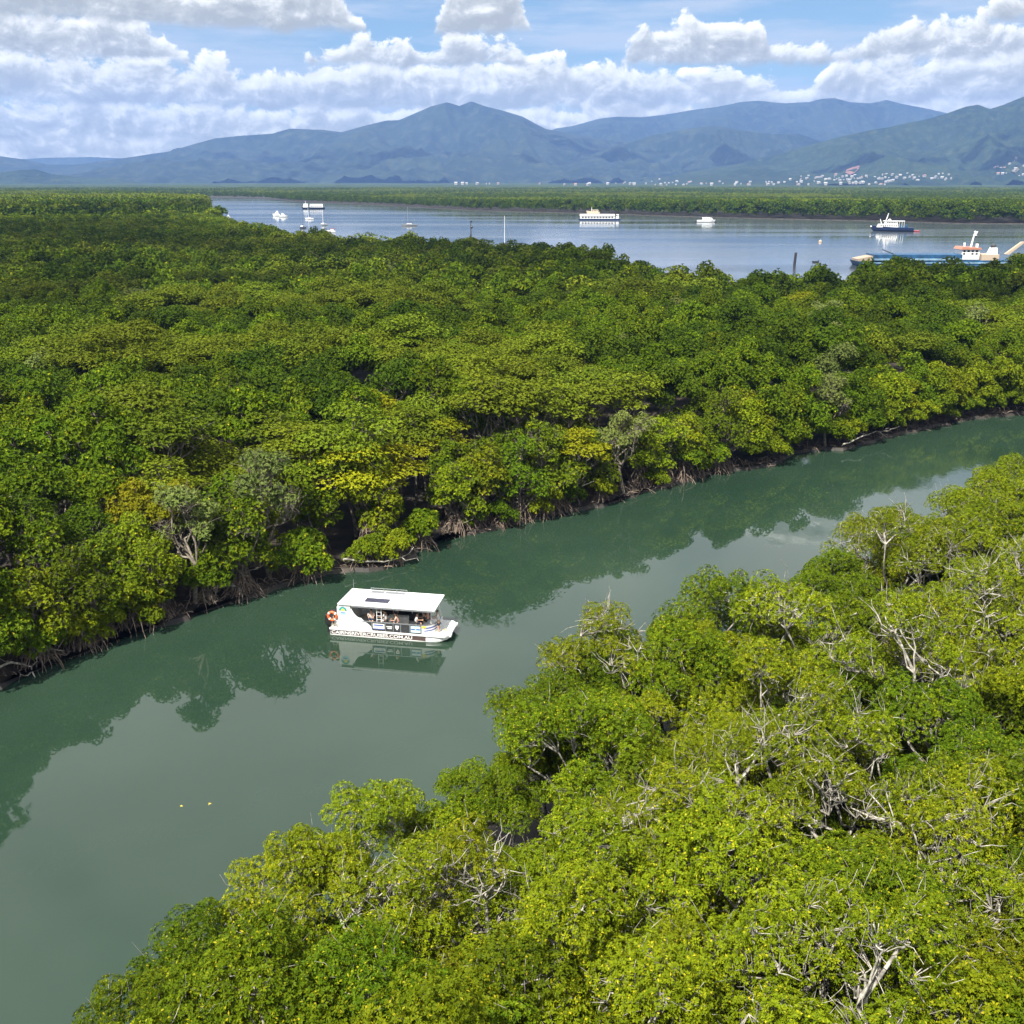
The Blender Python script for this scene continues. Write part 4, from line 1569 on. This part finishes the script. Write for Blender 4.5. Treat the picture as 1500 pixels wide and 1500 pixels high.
def person(label, x, y, z, rz, seated=True, shirt='white', legs='navy', hair=HAIR, lean=0.05, arm=(.25, .05), group=None):
    """origin at the feet; faces +x"""
    r = empty('person')
    hip = .46 if seated else .90
    hx = 0.0
    sh = hip + .50
    tx = lean
    J, E = [], []

    def add(p, rad, par=None):
        J.append((*p, rad))
        if par is not None:
            E.append((par, len(J) - 1))
        return len(J) - 1
    pel = add((hx, 0, hip), (.15, .11))
    spi = add((hx + tx * .5, 0, hip + .25), (.14, .10), pel)
    che = add((hx + tx, 0, sh - .06), (.16, .11), spi)
    nek = add((hx + tx * 1.15, 0, sh + .05), .052, che)
    hd0 = add((hx + tx * 1.3 + .01, 0, sh + .14), (.072, .080), nek)
    hd1 = add((hx + tx * 1.35 + .015, 0, sh + .23), (.082, .095), hd0)
    add((hx + tx * 1.35, 0, sh + .30), (.055, .065), hd1)
    add((hx + tx * 1.35 + .115, 0, sh + .20), .014, hd1)          # nose
    for s in (-1, 1):
        k = add((hx + tx * .95, s * .19, sh - .02), .058, che)
        el = add((hx + tx + arm[0] * .4, s * .25, sh - .27 + arm[1]), .042, k)
        wr = add((hx + tx + arm[0] * .4 + .22, s * .18, sh - .34 + arm[1] * 2), .029, el)
        pa = add((hx + tx + arm[0] * .4 + .28, s * .165, sh - .36 + arm[1] * 2), (.036, .018), wr)
        bx, bz = hx + tx + arm[0] * .4 + .32, sh - .375 + arm[1] * 2
        for q, ln in ((-.026, .055), (-.009, .068), (.009, .064), (.026, .050)):
            f1 = add((bx, s * .165 + q, bz), .0085, pa)
            add((bx + ln, s * .165 + q, bz - .028), .007, f1)
        add((bx - .02, s * .165 - s * .055, bz - .005), .009, pa)
        if seated:
            kn = add((hx + .40, s * .11, hip - .02), .065, pel)
            an = add((hx + .40, s * .11, .08), .040, kn)
            add((hx + .56, s * .11, .035), (.040, .030), an)
        else:
            kn = add((hx + .03 + .05 * s, s * .10, hip * .53), .062, pel)
            an = add((hx + .02 * s, s * .10, .08), .040, kn)
            add((hx + .15, s * .10, .035), (.040, .030), an)
    skinned('body', J, E, SKIN, r, 1)
    J, E = [], []
    pel = add((hx, 0, hip + .02), (.175, .13))
    spi = add((hx + tx * .5, 0, hip + .25), (.165, .125), pel)
    che = add((hx + tx, 0, sh - .05), (.185, .135), spi)
    for s in (-1, 1):
        k = add((hx + tx * .95, s * .20, sh - .02), .078, che)
        add((hx + tx + arm[0] * .25, s * .245, sh - .20 + arm[1]), .066, k)
    skinned('shirt', J, E, CLOTH[shirt], r, 1)
    J, E = [], []
    pel = add((hx, 0, hip - .02), (.180, .135))
    for s in (-1, 1):
        if seated:
            add((hx + .38, s * .11, hip - .01), .085, pel)
        else:
            kn = add((hx + .03 + .05 * s, s * .10, hip * .55), .085, pel)
    skinned('shorts', J, E, CLOTH[legs], r, 1)
    MB().ball((hx + tx * 1.35 - .012, 0, sh + .255), .098, .092, .088).build('hair', hair, r, True)
    for s in (-1, 1):
        MB().ball((hx + tx * 1.35 + .094, s * .032, sh + .225), .012, .014, .010, 8, 6).build('eye', HAIR, r, True)
    aboard(r, x, y, z, rz)
    tag(r, label, 'person', group)
    return r


DK = .56
person('person in a white top near the stern wall with an arm on the rail', 3.05, .52, DK + .25, R(-75), True, 'white', 'navy', HAIR, .10, (.35, .12))
person('dark shirted person behind the one in white near the stern', 3.35, 1.25, DK + .15, R(20), True, 'navy', 'navy')
person('person in a loose white shirt beside the ladder posts', 4.22, .50, DK + .25, R(175), True, 'white', 'white', HAIR, .14)
person('grey haired person on the far bench behind the white shirt', 4.55, 2.1, DK + .2, R(-90), True, 'white', 'navy', HAIR2)
person('person in a pale pink top leaning low at the middle of the rail', 5.15, .50, DK + .12, R(190), True, 'pink', 'navy', HAIR, .20)
person('person in a white shirt facing the bow behind the blue sign', 6.42, .50, DK + .25, R(10), True, 'white', 'navy', HAIR, .08)
person('person in black with dark hair next to the bow rail', 7.05, .75, DK + .22, R(200), True, 'black', 'black', HAIR, .08)
person('bare armed person sitting at the front beside the one in black', 7.15, 1.25, DK + .22, R(180), True, 'pink', 'navy', HAIR, .05)
person('person in a pale top standing at the bow under the roof edge', 8.10, .70, DK, R(200), False, 'white', 'navy', HAIR, .08)


# ---- boats on the bay
def mpp(Y):
    return math.hypot(Y, CAM_H) / 1500.0


def hull_mb(L, B, H, rake=.12, stern=.9, sheer=.25):
    """bow towards -x, centred on x"""
    mb = MB()
    rings = []
    for t in (0, .04, .12, .3, .55, .8, 1.0):
        w = B / 2 * (.06 if t == 0 else min(1, (t / .38) ** .6)) * (1 if t < .8 else 1 - (1 - stern) * (t - .8) / .2)
        top = H * (1 + sheer * (1 - t) ** 2)
        x = -L / 2 + L * t
        xb = x + rake * L * max(0, 1 - t * 2.2)
        rings.append([(xb, -w * .55, -.35), (x + (xb - x) * .4, -w * .93, H * .35), (x, -w, top), (x, w, top), (x + (xb - x) * .4, w * .93, H * .35), (xb, w * .55, -.35)])
    return mb.loft(rings)


def cabin(mb, x0, x1, w, z0, z1, slope=.3):
    mb.prism([(x0, z0), (x0 + slope, z1), (x1 - slope * .3, z1), (x1, z0)], -w / 2, w / 2)
    return mb


def boat_at(name, px, py, label, cat, flip=False, turn=0.0, group=None):
    x, y, _ = P(px, py)
    o = empty(name, (x, y, 0), (math.pi if flip else 0) + R(turn) - math.atan2(x, y))
    tag(o, label, cat, group)
    return o, mpp(y)


def window_row(parent, x0, x1, n, w, z0, z1, mat=GLASS):
    step = (x1 - x0) / n
    for i in range(n):
        MB().box(x0 + step * (i + .14), x0 + step * (i + .86), -w / 2 - .03, w / 2 + .03, z0, z1).build('window', mat, parent)


def rails(mb, x0, x1, w, z0, h, n=5):
    for s in (-1, 1):
        for i in range(n):
            x = x0 + (x1 - x0) * i / (n - 1)
            mb.bar((x, s * w / 2, z0), (x, s * w / 2, z0 + h), .04, None, 5)
        mb.bar((x0, s * w / 2, z0 + h), (x1, s * w / 2, z0 + h), .04, None, 5)
    return mb


# white ferry far left
o, m = boat_at('ferry', 458.5, 306, 'long white ferry with a dark hull, farthest boat out on the bay', 'ferry')
L = 33 * m
hull_mb(L, 7, 1.7).build('hull', NAVY, o)
sp_ = cabin(MB(), -L * .42, -L * .20, 5.5, 1.7, 5.6, 1.0).build('wheelhouse', WHITE, o)
window_row(sp_, -L * .38, -L * .22, 3, 5.3, 3.6, 4.6)
c2 = cabin(MB(), -L * .14, L * .42, 6, 1.7, 5.2, .5).build('saloon', WHITE, o)
window_row(c2, -L * .11, L * .38, 6, 6, 2.6, 3.6)
MB().bar((-L * .3, 0, 5.5), (-L * .3, 0, 8.5), .15).build('mast', WHITE, o)


def cruiser(px, py, lpx, label, hpx, flip=False, mat=WHITE):
    o, m = boat_at('motor_cruiser', px, py, label, 'motor boat', flip)
    L, H = lpx * m, hpx * m
    hull_mb(L, L * .34, H * .38).build('hull', mat, o)
    cb = cabin(MB(), -L * .22, L * .30, L * .26, H * .38, H * .72, L * .08).build('cabin', WHITE, o)
    window_row(cb, -L * .10, L * .24, 3, L * .255, H * .47, H * .62)
    fb = cabin(MB(), -L * .05, L * .25, L * .22, H * .735, H, L * .05).build('flybridge', WHITE, o)
    rails(MB(), -L * .42, -L * .2, L * .2, H * .45, .5, 4).build('rail', GREYM, o)
    return o


cruiser(405, 316.5, 10.5, 'tall white motor cruiser with a flybridge, left one of a close pair on the bay', 7)
cruiser(415.5, 318, 12, 'low white motor cruiser, right one of a close pair on the bay', 5, True)
cruiser(334, 319, 6, 'small white motor boat close to the mangrove point at the left', 4)
cruiser(327.5, 321, 4, 'tiny white boat half hidden behind the mangrove point', 3, True)


def sailboat(px, py, lpx, top_py, label, hullm, flip=False, turn=0.0, cover=NAVY, group=None):
    o, m = boat_at('sailing_boat', px, py, label, 'sailboat', flip, turn)
    x, y, _ = P(px, py)
    L = lpx * m
    if abs(turn) > 40:
        L = 9.0
    zt = Q(px, top_py, y)[2]
    hull_mb(L, min(3.0, L * .32), 1.15).build('hull', hullm, o)
    cb = cabin(MB(), -L * .18, L * .16, min(1.9, L * .2), 1.15, 1.75, .4).build('cabin', WHITE if hullm is not NAVY else GREYM, o)
    window_row(cb, -L * .12, L * .12, 3, min(1.88, L * .2), 1.3, 1.55)
    MB().bar((-L * .08, 0, 1.1), (-L * .08, 0, zt), .13, .08).build('mast', GREYM if hullm is not WHITE else WHITE, o)
    bo = MB().bar((-L * .08, 0, 2.5), (L * .34, 0, 2.4), .07).build('boom', GREYM, o)
    MB().bar((-L * .06, 0, 2.62), (L * .32, 0, 2.52), .17, .12).build('sail_cover', cover, bo)
    rg = MB()
    rg.bar((-L * .49, 0, 1.35), (-L * .08, 0, zt), .025, None, 4).bar((L * .48, 0, 1.1), (-L * .08, 0, zt), .025, None, 4)
    rg.build('rigging', GREYM, o)
    return o


sailboat(453, 321.5, 12, 302, 'white sailboat with a bare white mast below the far ferry', WHITE)
sailboat(474, 330.5, 6, 309, 'white sailboat seen from its end with a blue sail cover', WHITE, turn=65)
sailboat(443, 334.5, 4, 309, 'small dark sailboat with a thin mast just above the trees', GREYM, turn=70)
sailboat(599.5, 331, 22, 303, 'dark hulled sailboat with a tall single mast alone in the bay', GREYM, cover=BLACK)
o, m = boat_at('motor_cruiser', 485, 341, 'white boat with a maroon canopy just above the tree line', 'motor boat')
L = 12 * m
hull_mb(L, 2.4, 1.3).build('hull', WHITE, o)
cabin(MB(), -L * .1, L * .3, 1.9, 1.3, 2.2, .3).build('cabin', WHITE, o)
MB().box(-L * .12, L * .5, -1.0, 1.0, 2.5, 2.65, .03).build('canopy', RED, o)
pp = MB()
for xx in (-L * .1, L * .45):
    for yy in (-.9, .9):
        pp.bar((xx, yy, 1.3), (xx, yy, 2.5), .04)
pp.build('canopy_frame', GREYM, o)
MB().bar((-L * .3, 0, 1.3), (-L * .3, 0, 8.5), .07).build('mast', GREYM, o)
sailboat(741, 364, 22, 316, 'sailboat hidden by trees with only its tall thin mast showing', WHITE)

# work vessel behind the trees
x, y, _ = Q(690, 345, 462)
o = empty('work_vessel', (x, y, 0), R(4))
tag(o, 'cream work vessel with a dark mast, half hidden behind the trees', 'ship')
u = mpp(462)
hull_mb(38 * u, 6, 2.0).build('hull', CREAM, o)
wh = MB().box(2 * u, 13 * u, -2.2, 2.2, 2.0, 6.4, .1).build('wheelhouse', CREAM, o)
window_row(wh, 2.4 * u, 12.5 * u, 4, 4.4, 4.6, 5.7)
MB().box(-14 * u, -7 * u, -2, 2, 2.0, 5.2, .1).build('deckhouse', CREAM, o)
MB().bar((0, 0, 2), (0, 0, 15.0), .30, .16).build('mast', DARK, o)
cr = MB()
cr.bar((0, 0, 8.0), (9 * u, 0, 6.9), .3).bar((0, 0, 9.5), (-2 * u, 0, 7.6), .22).ball((.3, 0, 12), .6).ball((.1, 0, 14.6), .5).box(4 * u, 10 * u, -.6, .6, 6.42, 7.0)
cr.build('derrick', DARK, o)

# long houseboat barge
o, m = boat_at('houseboat', 878, 322.5, 'long white houseboat on a dark barge hull in the middle of the bay', 'houseboat')
L = 59 * m
MB().prism([(-L / 2, 1.3), (L / 2, 1.3), (L / 2 - .8, -.3), (-L / 2 + .8, -.3)], -4, 4).build('hull', NAVY, o)
hc = MB().box(-L * .46, L * .36, -3.4, 3.4, 1.32, 3.6).build('cabin', WHITE, o)
window_row(hc, -L * .43, L * .34, 11, 6.8, 1.8, 2.9)
MB().prism([(-L * .475, 3.62), (L * .37, 3.62), (L * .36, 4.7), (-L * .465, 4.7)], -3.8, 3.8).build('roof', WHITE, o)
wh = cabin(MB(), L * .385, L * .46, 4.5, 1.32, 4.6, .5).build('wheelhouse', WHITE, o)
window_row(wh, L * .39, L * .45, 2, 4.5, 3.2, 4.0)
rails(MB(), L * .46, L * .495, 7, 1.3, 1.1, 3).build('rail', GREYM, o)

# cream boat against the far mangroves
o, m = boat_at('fishing_boat', 868.5, 314.2, 'cream fishing boat with a high bow against the far mangroves', 'fishing boat')
L = 19 * m
hull_mb(L, 4.2, 2.3, .15, .9, .55).build('hull', CREAM, o)
ch = cabin(MB(), -L * .14, L * .40, 3.3, 2.3, 4.3, .5).build('cabin', CREAM, o)
window_row(ch, -L * .08, L * .36, 4, 3.3, 3.0, 3.8)
MB().bar((-L * .10, 0, 2.3), (-L * .10, 0, 6.6), .35, .15).build('mast', WHITE, o)

# white motor yacht
o, m = boat_at('motor_yacht', 1034.5, 325.5, 'white motor yacht with a band of dark windows near the far mangroves', 'yacht', True)
L = 26 * m
hull_mb(L, 4.2, 1.6, .12, .95, .2).build('hull', WHITE, o)
yc = cabin(MB(), -L * .36, L * .22, 3.4, 1.6, 3.3, 1.0).build('cabin', WHITE, o)
window_row(yc, -L * .26, L * .18, 4, 3.4, 2.2, 2.9)
MB().box(-L * .2, L * .24, -1.6, 1.6, 3.32, 3.6, .08).build('roof', WHITE, o)
MB().bar((0, 0, 3.6), (.3, 0, 4.8), .07).build('mast', GREYM, o)

# dark blue ship
o, m = boat_at('cruise_ship', 1306, 339, 'navy blue ship with white upper decks and a slanted mast', 'ship')
L = 58 * m
hull_mb(L, 6.5, 2.5, .10, .9, .45).build('hull', NAVY, o)
MB().prism([(-L * .50, 2.7), (-L * .50, 3.5), (-L * .46, 3.4), (-L * .46, 2.7)], -.6, .6).build('bow_bulwark', WHITE, o)
mc = cabin(MB(), -L * .36, L * .14, 5.4, 2.62, 4.5, .8).build('main_deck_house', WHITE, o)
window_row(mc, -L * .28, L * .12, 8, 5.4, 3.2, 3.9)
uc = cabin(MB(), -L * .20, L * .12, 4.6, 4.52, 6.3, .8).build('upper_deck_house', WHITE, o)
window_row(uc, -L * .13, L * .10, 6, 4.6, 5.1, 5.8)
MB().box(-L * .22, L * .28, -2.7, 2.7, 6.32, 6.6, .05).build('sun_deck', WHITE, o)
dp = MB()
for xx in (.16, .22, .27):
    for yy in (-2.4, 2.4):
        dp.bar((L * xx, yy, 2.5), (L * xx, yy, 6.32), .1)
dp.build('deck_post', WHITE, o)
MB().bar((-L * .155, 0, 6.3), (-L * .11, 0, 11.2), .35, .18).build('mast', WHITE, o)
MB().bar((-L * .25, 0, 4.5), (-L * .29, 0, 7.6), .28, .15).build('fore_mast', WHITE, o)
tb = MB().prism([(L * .16, 2.6), (L * .20, 4.5), (L * .26, 3.1), (L * .32, 4.7), (L * .37, 2.6)], -2.2, 2.2).build('stern_tender', BLUE, o)
MB().bar((L * .46, -1, 2.5), (L * .46, -1, 5.3), .12).build('stern_davit', NAVY, o)
MB().ball((-L * .07, 0, 7.1), .9, .9, .6).build('radar_dome', WHITE, o)

o, m = boat_at('inflatable_dinghy', 1342.5, 339.5, 'dark red inflatable dinghy trailing behind the navy ship', 'dinghy')
L = 9 * m
MB().bar((-L / 2, -.7, .4), (L / 2, -.7, .4), .38, None, 10).bar((-L / 2, .7, .4), (L / 2, .7, .4), .38, None, 10).ball((-L / 2, 0, .42), .6, .9, .4).build('tube_hull', RED, o)
MB().box(L * .42, L * .52, -.4, .4, .3, 1.2, .05).build('outboard_motor', BLACK, o)

o, m = boat_at('mooring_buoy', 1201.5, 354.5, 'small pale orange buoy alone on the bay', 'buoy')
MB().ball((0, 0, .25), .9, .9, .8).build('float', TAN, o)
MB().bar((0, 0, .9), (0, 0, 1.6), .12).build('lifting_eye', GREYM, o)

x, y, _ = P(1163.5, 388)
pile = MB().bar((0, 0, -1.5), (.25, 0, Q(1164, 370, y)[2]), .55, .50, 12).build('mooring_pile', WOOD)
pile.location = (x, y, 0)
tag(pile, 'dark timber pile standing in the bay in front of the blue barge', 'pile')

o, m = boat_at('dinghy', 1194.5, 384.5, 'small dark dinghy floating beside the timber pile', 'dinghy')
hull_mb(2.7, 1.3, .5, .1, .9, .1).build('hull', BLACK, o)
MB().box(.95, 1.3, -.2, .2, .3, .95, .05).build('outboard_motor', BLACK, o)

# blue barge with wheelhouse and crane
BY_ = 402.0
ub = mpp(BY_)
x0 = Q(1258, 380, BY_)[0]
o = empty('dredge_barge', (x0, BY_, 0), 0)
tag(o, 'long blue barge with an orange roofed wheelhouse behind the trees', 'barge')
mx_ = lambda px: (px - 1258) * ub * .985
zz = lambda py: Q(1350, py, BY_)[2]
hl = MB()
hl.prism([(0, zz(383)), (mx_(1275), zz(384)), (mx_(1520), zz(381)), (mx_(1520), -.4), (1.5, -.4)], 0, 11)
hl.build('hull', BLUE, o)
MB().box(mx_(1280), mx_(1408), .4, 10, zz(382.5), zz(373), .15).build('hopper', BLUE, o)
MB().box(mx_(1281), mx_(1407), .2, .38, zz(381.5), zz(378.8)).build('hopper_stripe', BLUE2, o)
MB().box(mx_(1262), mx_(1520), -.25, -.02, zz(386), zz(384.4)).build('rubbing_strake', BLUE2, o)
MB().prism([(.2, zz(383)), (.2, zz(380)), (mx_(1270), zz(377.5)), (mx_(1280), zz(375.5)), (mx_(1280), zz(383))], 1.5, 9).build('bow_ramp', TAN, o)
whs = MB().box(mx_(1409), mx_(1435), 2.0, 8.5, zz(381), zz(366), .1).build('wheelhouse', WHITE, o)
for k in range(4):
    for (za, zb) in ((369.8, 367.2), (373.5, 371.2)):
        if k == 1 and za > 372:
            continue
        MB().box(mx_(1410.6 + 6 * k), mx_(1413.8 + 6 * k), 1.93, 1.99, zz(za), zz(zb)).build('window', GLASS, whs)
rfx = MB().prism([(mx_(1406.5), zz(366)), (mx_(1409), zz(362)), (mx_(1435), zz(363.5)), (mx_(1436.5), zz(366))], 1.4, 9.0).build('wheelhouse_roof', ORANGE_RF, o)
MB().bar((mx_(1425.3), 5, zz(364)), (mx_(1429), 5, zz(339)), .40, .22).build('mast', WHITE, o)
rd = MB()
rd.box(mx_(1427), mx_(1431.5), 4.6, 5.4, zz(346), zz(344.8)).box(mx_(1427.5), mx_(1432.5), 4.6, 5.4, zz(341), zz(339.8)).ball((mx_(1430), 5, zz(342.6)), .6)
rd.build('radar_platform', WHITE, o)
MB().bar((mx_(1414.5), 4, zz(363)), (mx_(1414), 4, zz(356.5)), .3, .5).build('searchlight', WHITE, o)
MB().box(mx_(1432.3), mx_(1434.6), 4, 5.2, zz(364), zz(358)).build('funnel', WHITE, o)
MB().box(mx_(1437), mx_(1462), 1, 8, zz(382), zz(373), .1).build('aft_deck', TAN, o)
dh = cabin(MB(), mx_(1450.5), mx_(1461), 3.5, zz(373), zz(363.5), 1.0).build('dome_house', WHITE, o)
dh.location = (0, 4, 0)
MB().ball((mx_(1456.5), 4, zz(361.2)), 1.0, 1.0, .9).build('radar_dome', DARK, o)
arm = MB()
arm.prism([(mx_(1474), zz(373)), (mx_(1479), zz(374)), (mx_(1499), zz(356.5)), (mx_(1506), zz(357)), (mx_(1506), zz(354.5)), (mx_(1496), zz(355))], 3, 4.6)
arm.build('crane_arm', TAN, o)
MB().bar((mx_(1314), 3, zz(374)), (mx_(1294), 3, zz(366)), .18).build('deck_light_pole', DARK, o)

# ---- fallen limbs and floating leaves along the river
def limb_thing(name, label, pts, r0, mat, twigs=3, seed=1, cat='branch'):
    rng = np.random.default_rng(seed)
    b = np.array(pts, float)
    t = np.linspace(0, 1, 9)
    k = np.linspace(0, 1, len(b))
    ln = np.stack([np.interp(t, k, b[:, i]) for i in range(3)], 1) + rng.normal(0, .10, (9, 3))
    parts = [tube(ln, np.linspace(r0, r0 * .35, 9), 6)]
    for i in range(twigs):
        s = ln[2 + i * 6 // max(1, twigs)]
        e = s + rng.normal(0, 1.0, 3) * (1, 1, .5) + (.2, 0, .6)
        parts.append(tube(wiggle(s, e, 6, .12, rng), np.linspace(r0 * .5, r0 * .12, 6), 4))
    v, f = join(parts)
    o = add_obj(name, mesh_np(name, v, f, [mat], smooth=True))
    tag(o, label, cat)
    return o


def Pz(px, py, z):
    return P(px, py, z)


limb_thing('fallen_branch', 'white fallen branch lying over the roots above the tour boat', [Pz(500, 818, 1.2), Pz(545, 822, .9), Pz(580, 820, .7), Pz(606, 805, .9)], .10, BARK_PALE, 5, 3)
limb_thing('fallen_branch', 'pale leaning limb over the far waterline right of the tour boat', [Pz(808, 742, .6), Pz(825, 728, 1.2), Pz(850, 712, 2.2), Pz(880, 700, 3.0)], .13, BARK_PALE, 4, 5)
limb_thing('fallen_branch', 'pale root limb reaching into the water at the left edge', [Pz(-10, 975, 1.0), Pz(25, 972, .8), Pz(48, 980, .3), Pz(52, 992, .0)], .10, BARK_PALE, 4, 8)
limb_thing('fallen_branch', 'thin pale limb on the mud below the gold brown tree', [Pz(330, 850, 1.4), Pz(345, 858, 1.2), Pz(352, 868, .6), Pz(356, 876, .3)], .07, BARK_PALE, 4, 9)
limb_thing('fallen_branch', 'bleached limbs over the far water below the silvery tree', [Pz(1235, 652, 1.0), Pz(1260, 640, 1.5), Pz(1285, 632, 1.4), Pz(1300, 640, .8)], .10, BARK_PALE, 5, 12)
for i, (px, py) in enumerate(((265, 1181), (306, 1177))):
    x, y, _ = P(px, py)
    rng = np.random.default_rng(900 + i)
    n = 4
    a = rng.uniform(0, 6.28, n)
    V, F = leaf_geo(np.stack([x + rng.normal(0, .05, n), y + rng.normal(0, .05, n), np.full(n, .006)], 1), np.stack([np.cos(a), np.sin(a), a * 0 + .05], 1), np.tile((0., 0, 1), (n, 1)), np.full(n, .11), np.full(n, .05), np.full(n, .1))
    o = add_obj('floating_leaf_cluster', mesh_np('floating_leaf_cluster', V, F, [YELLOW]))
    tag(o, 'tiny yellow leaf cluster floating on the calm river', 'leaf', 'yellow leaves floating on the river')

# ---- town at the foot of the mountains
HV = HILL_GRID['dark green nearer mountain rising to the right edge above the town']


def ground_z(x, y):
    d = np.hypot(HV[..., 0] - x, HV[..., 1] - y)
    i = np.unravel_index(np.argmin(d), d.shape)
    return max(8.0, HV[i][2])


PALEWALL = pmat('pale_house_wall', (.30, .28, .25), 0.8, var=.08)
ROOFS = [pmat('white_house_roof', (.40, .40, .39), 0.6, var=.06), pmat('grey_house_roof', (.42, .42, .43), 0.6, var=.1), pmat('red_house_roof', (.42, .20, .15), 0.7, var=.1)]


def house_mesh(i):
    L_, W_, H_ = 15, 11, 5
    mb = MB()
    mb.box(-L_ / 2, L_ / 2, -W_ / 2, W_ / 2, -6, H_)
    me = bpy.data.meshes.new('house')
    mb.prism([(-W_ / 2 - 1, H_ + .05), (W_ / 2 + 1, H_ + .05), (0, H_ + 4)], -L_ / 2 - 1, L_ / 2 + 1, 'x')
    for f in mb.bm.faces:
        f.material_index = 1 if f.calc_center_median().z > H_ + .01 else 0
    mb.bm.to_mesh(me)
    mb.bm.free()
    me.materials.append(PALEWALL)
    me.materials.append(ROOFS[i])
    return me


HM = [house_mesh(i) for i in range(3)]
rngH = np.random.default_rng(77)
HOUSE_LABEL = ['white roofed house in the far town under the mountains', 'grey roofed house in the far town under the mountains', 'red roofed house in the far town under the mountains']
nh = 0
strips = [(1110, 1300, 267, 273, 40), (1180, 1400, 259, 268, 70), (1130, 1330, 261, 266, 22), (900, 1120, 266, 273, 34), (640, 900, 270, 275, 14), (1450, 1500, 249, 262, 22), (820, 1000, 263, 270, 12)]
for a, b, c, d, n in strips:
    for k in range(n):
        px, py = rngH.uniform(a, b), rngH.uniform(c, d)
        # where that sight line meets the ground of the foothills
        best = None
        for Y in np.arange(4300, 6200, 60):
            q = Q(px, py, Y)
            gz = ground_z(q[0], Y) if 820 < px else 12
            if q[2] <= gz + 1:
                best = (q[0], Y, max(gz, q[2]))
                break
        if best is None:
            continue
        i = 0 if rngH.random() < .68 else (1 if rngH.random() < .6 else 2)
        o = add_obj('house', HM[i])
        o.location = (best[0], best[1], best[2] + 1.5)
        o.rotation_euler = (0, 0, rngH.uniform(0, 3.14))
        s_ = rngH.uniform(.35, .80)
        o.scale = (s_, s_, s_)
        tag(o, HOUSE_LABEL[i], 'house', HOUSE_LABEL[i].replace('house', 'houses'))
        nh += 1
print('HOUSES', nh)


def on_hill(px, py):
    for Y in np.arange(4360, 6100, 12):
        q = Q(px, py, Y)
        if q[2] <= ground_z(q[0], Y):
            return (q[0], Y - 22, q[2] + 3)
    return None


for nm, lab, pxs, mt in (('earth_scar', 'bare red earth cut on the lower slope above the town', [(1236, 254), (1238, 249), (1246, 246), (1257, 243), (1256, 248), (1250, 254), (1243, 257)], pmat('red_earth', (.22, .10, .075), .95, var=.15, scale=.02)),
                         ('earth_scar', 'pale bare ground on the slope at the right edge', [(1478, 252), (1481, 240), (1484, 230), (1487, 231), (1486, 242), (1490, 249), (1484, 254)], pmat('pale_earth', (.20, .16, .11), .95, var=.2, scale=.02))):
    ring = [on_hill(*p) for p in pxs]
    if all(ring):
        c = tuple(sum(p[i] for p in ring) / len(ring) for i in range(3))
        n = len(ring)
        o = add_obj(nm, mesh_np(nm, ring + [c], [(i, (i + 1) % n, n) for i in range(n)], [mt]))
        tag(o, lab, 'bare ground', kind='structure')
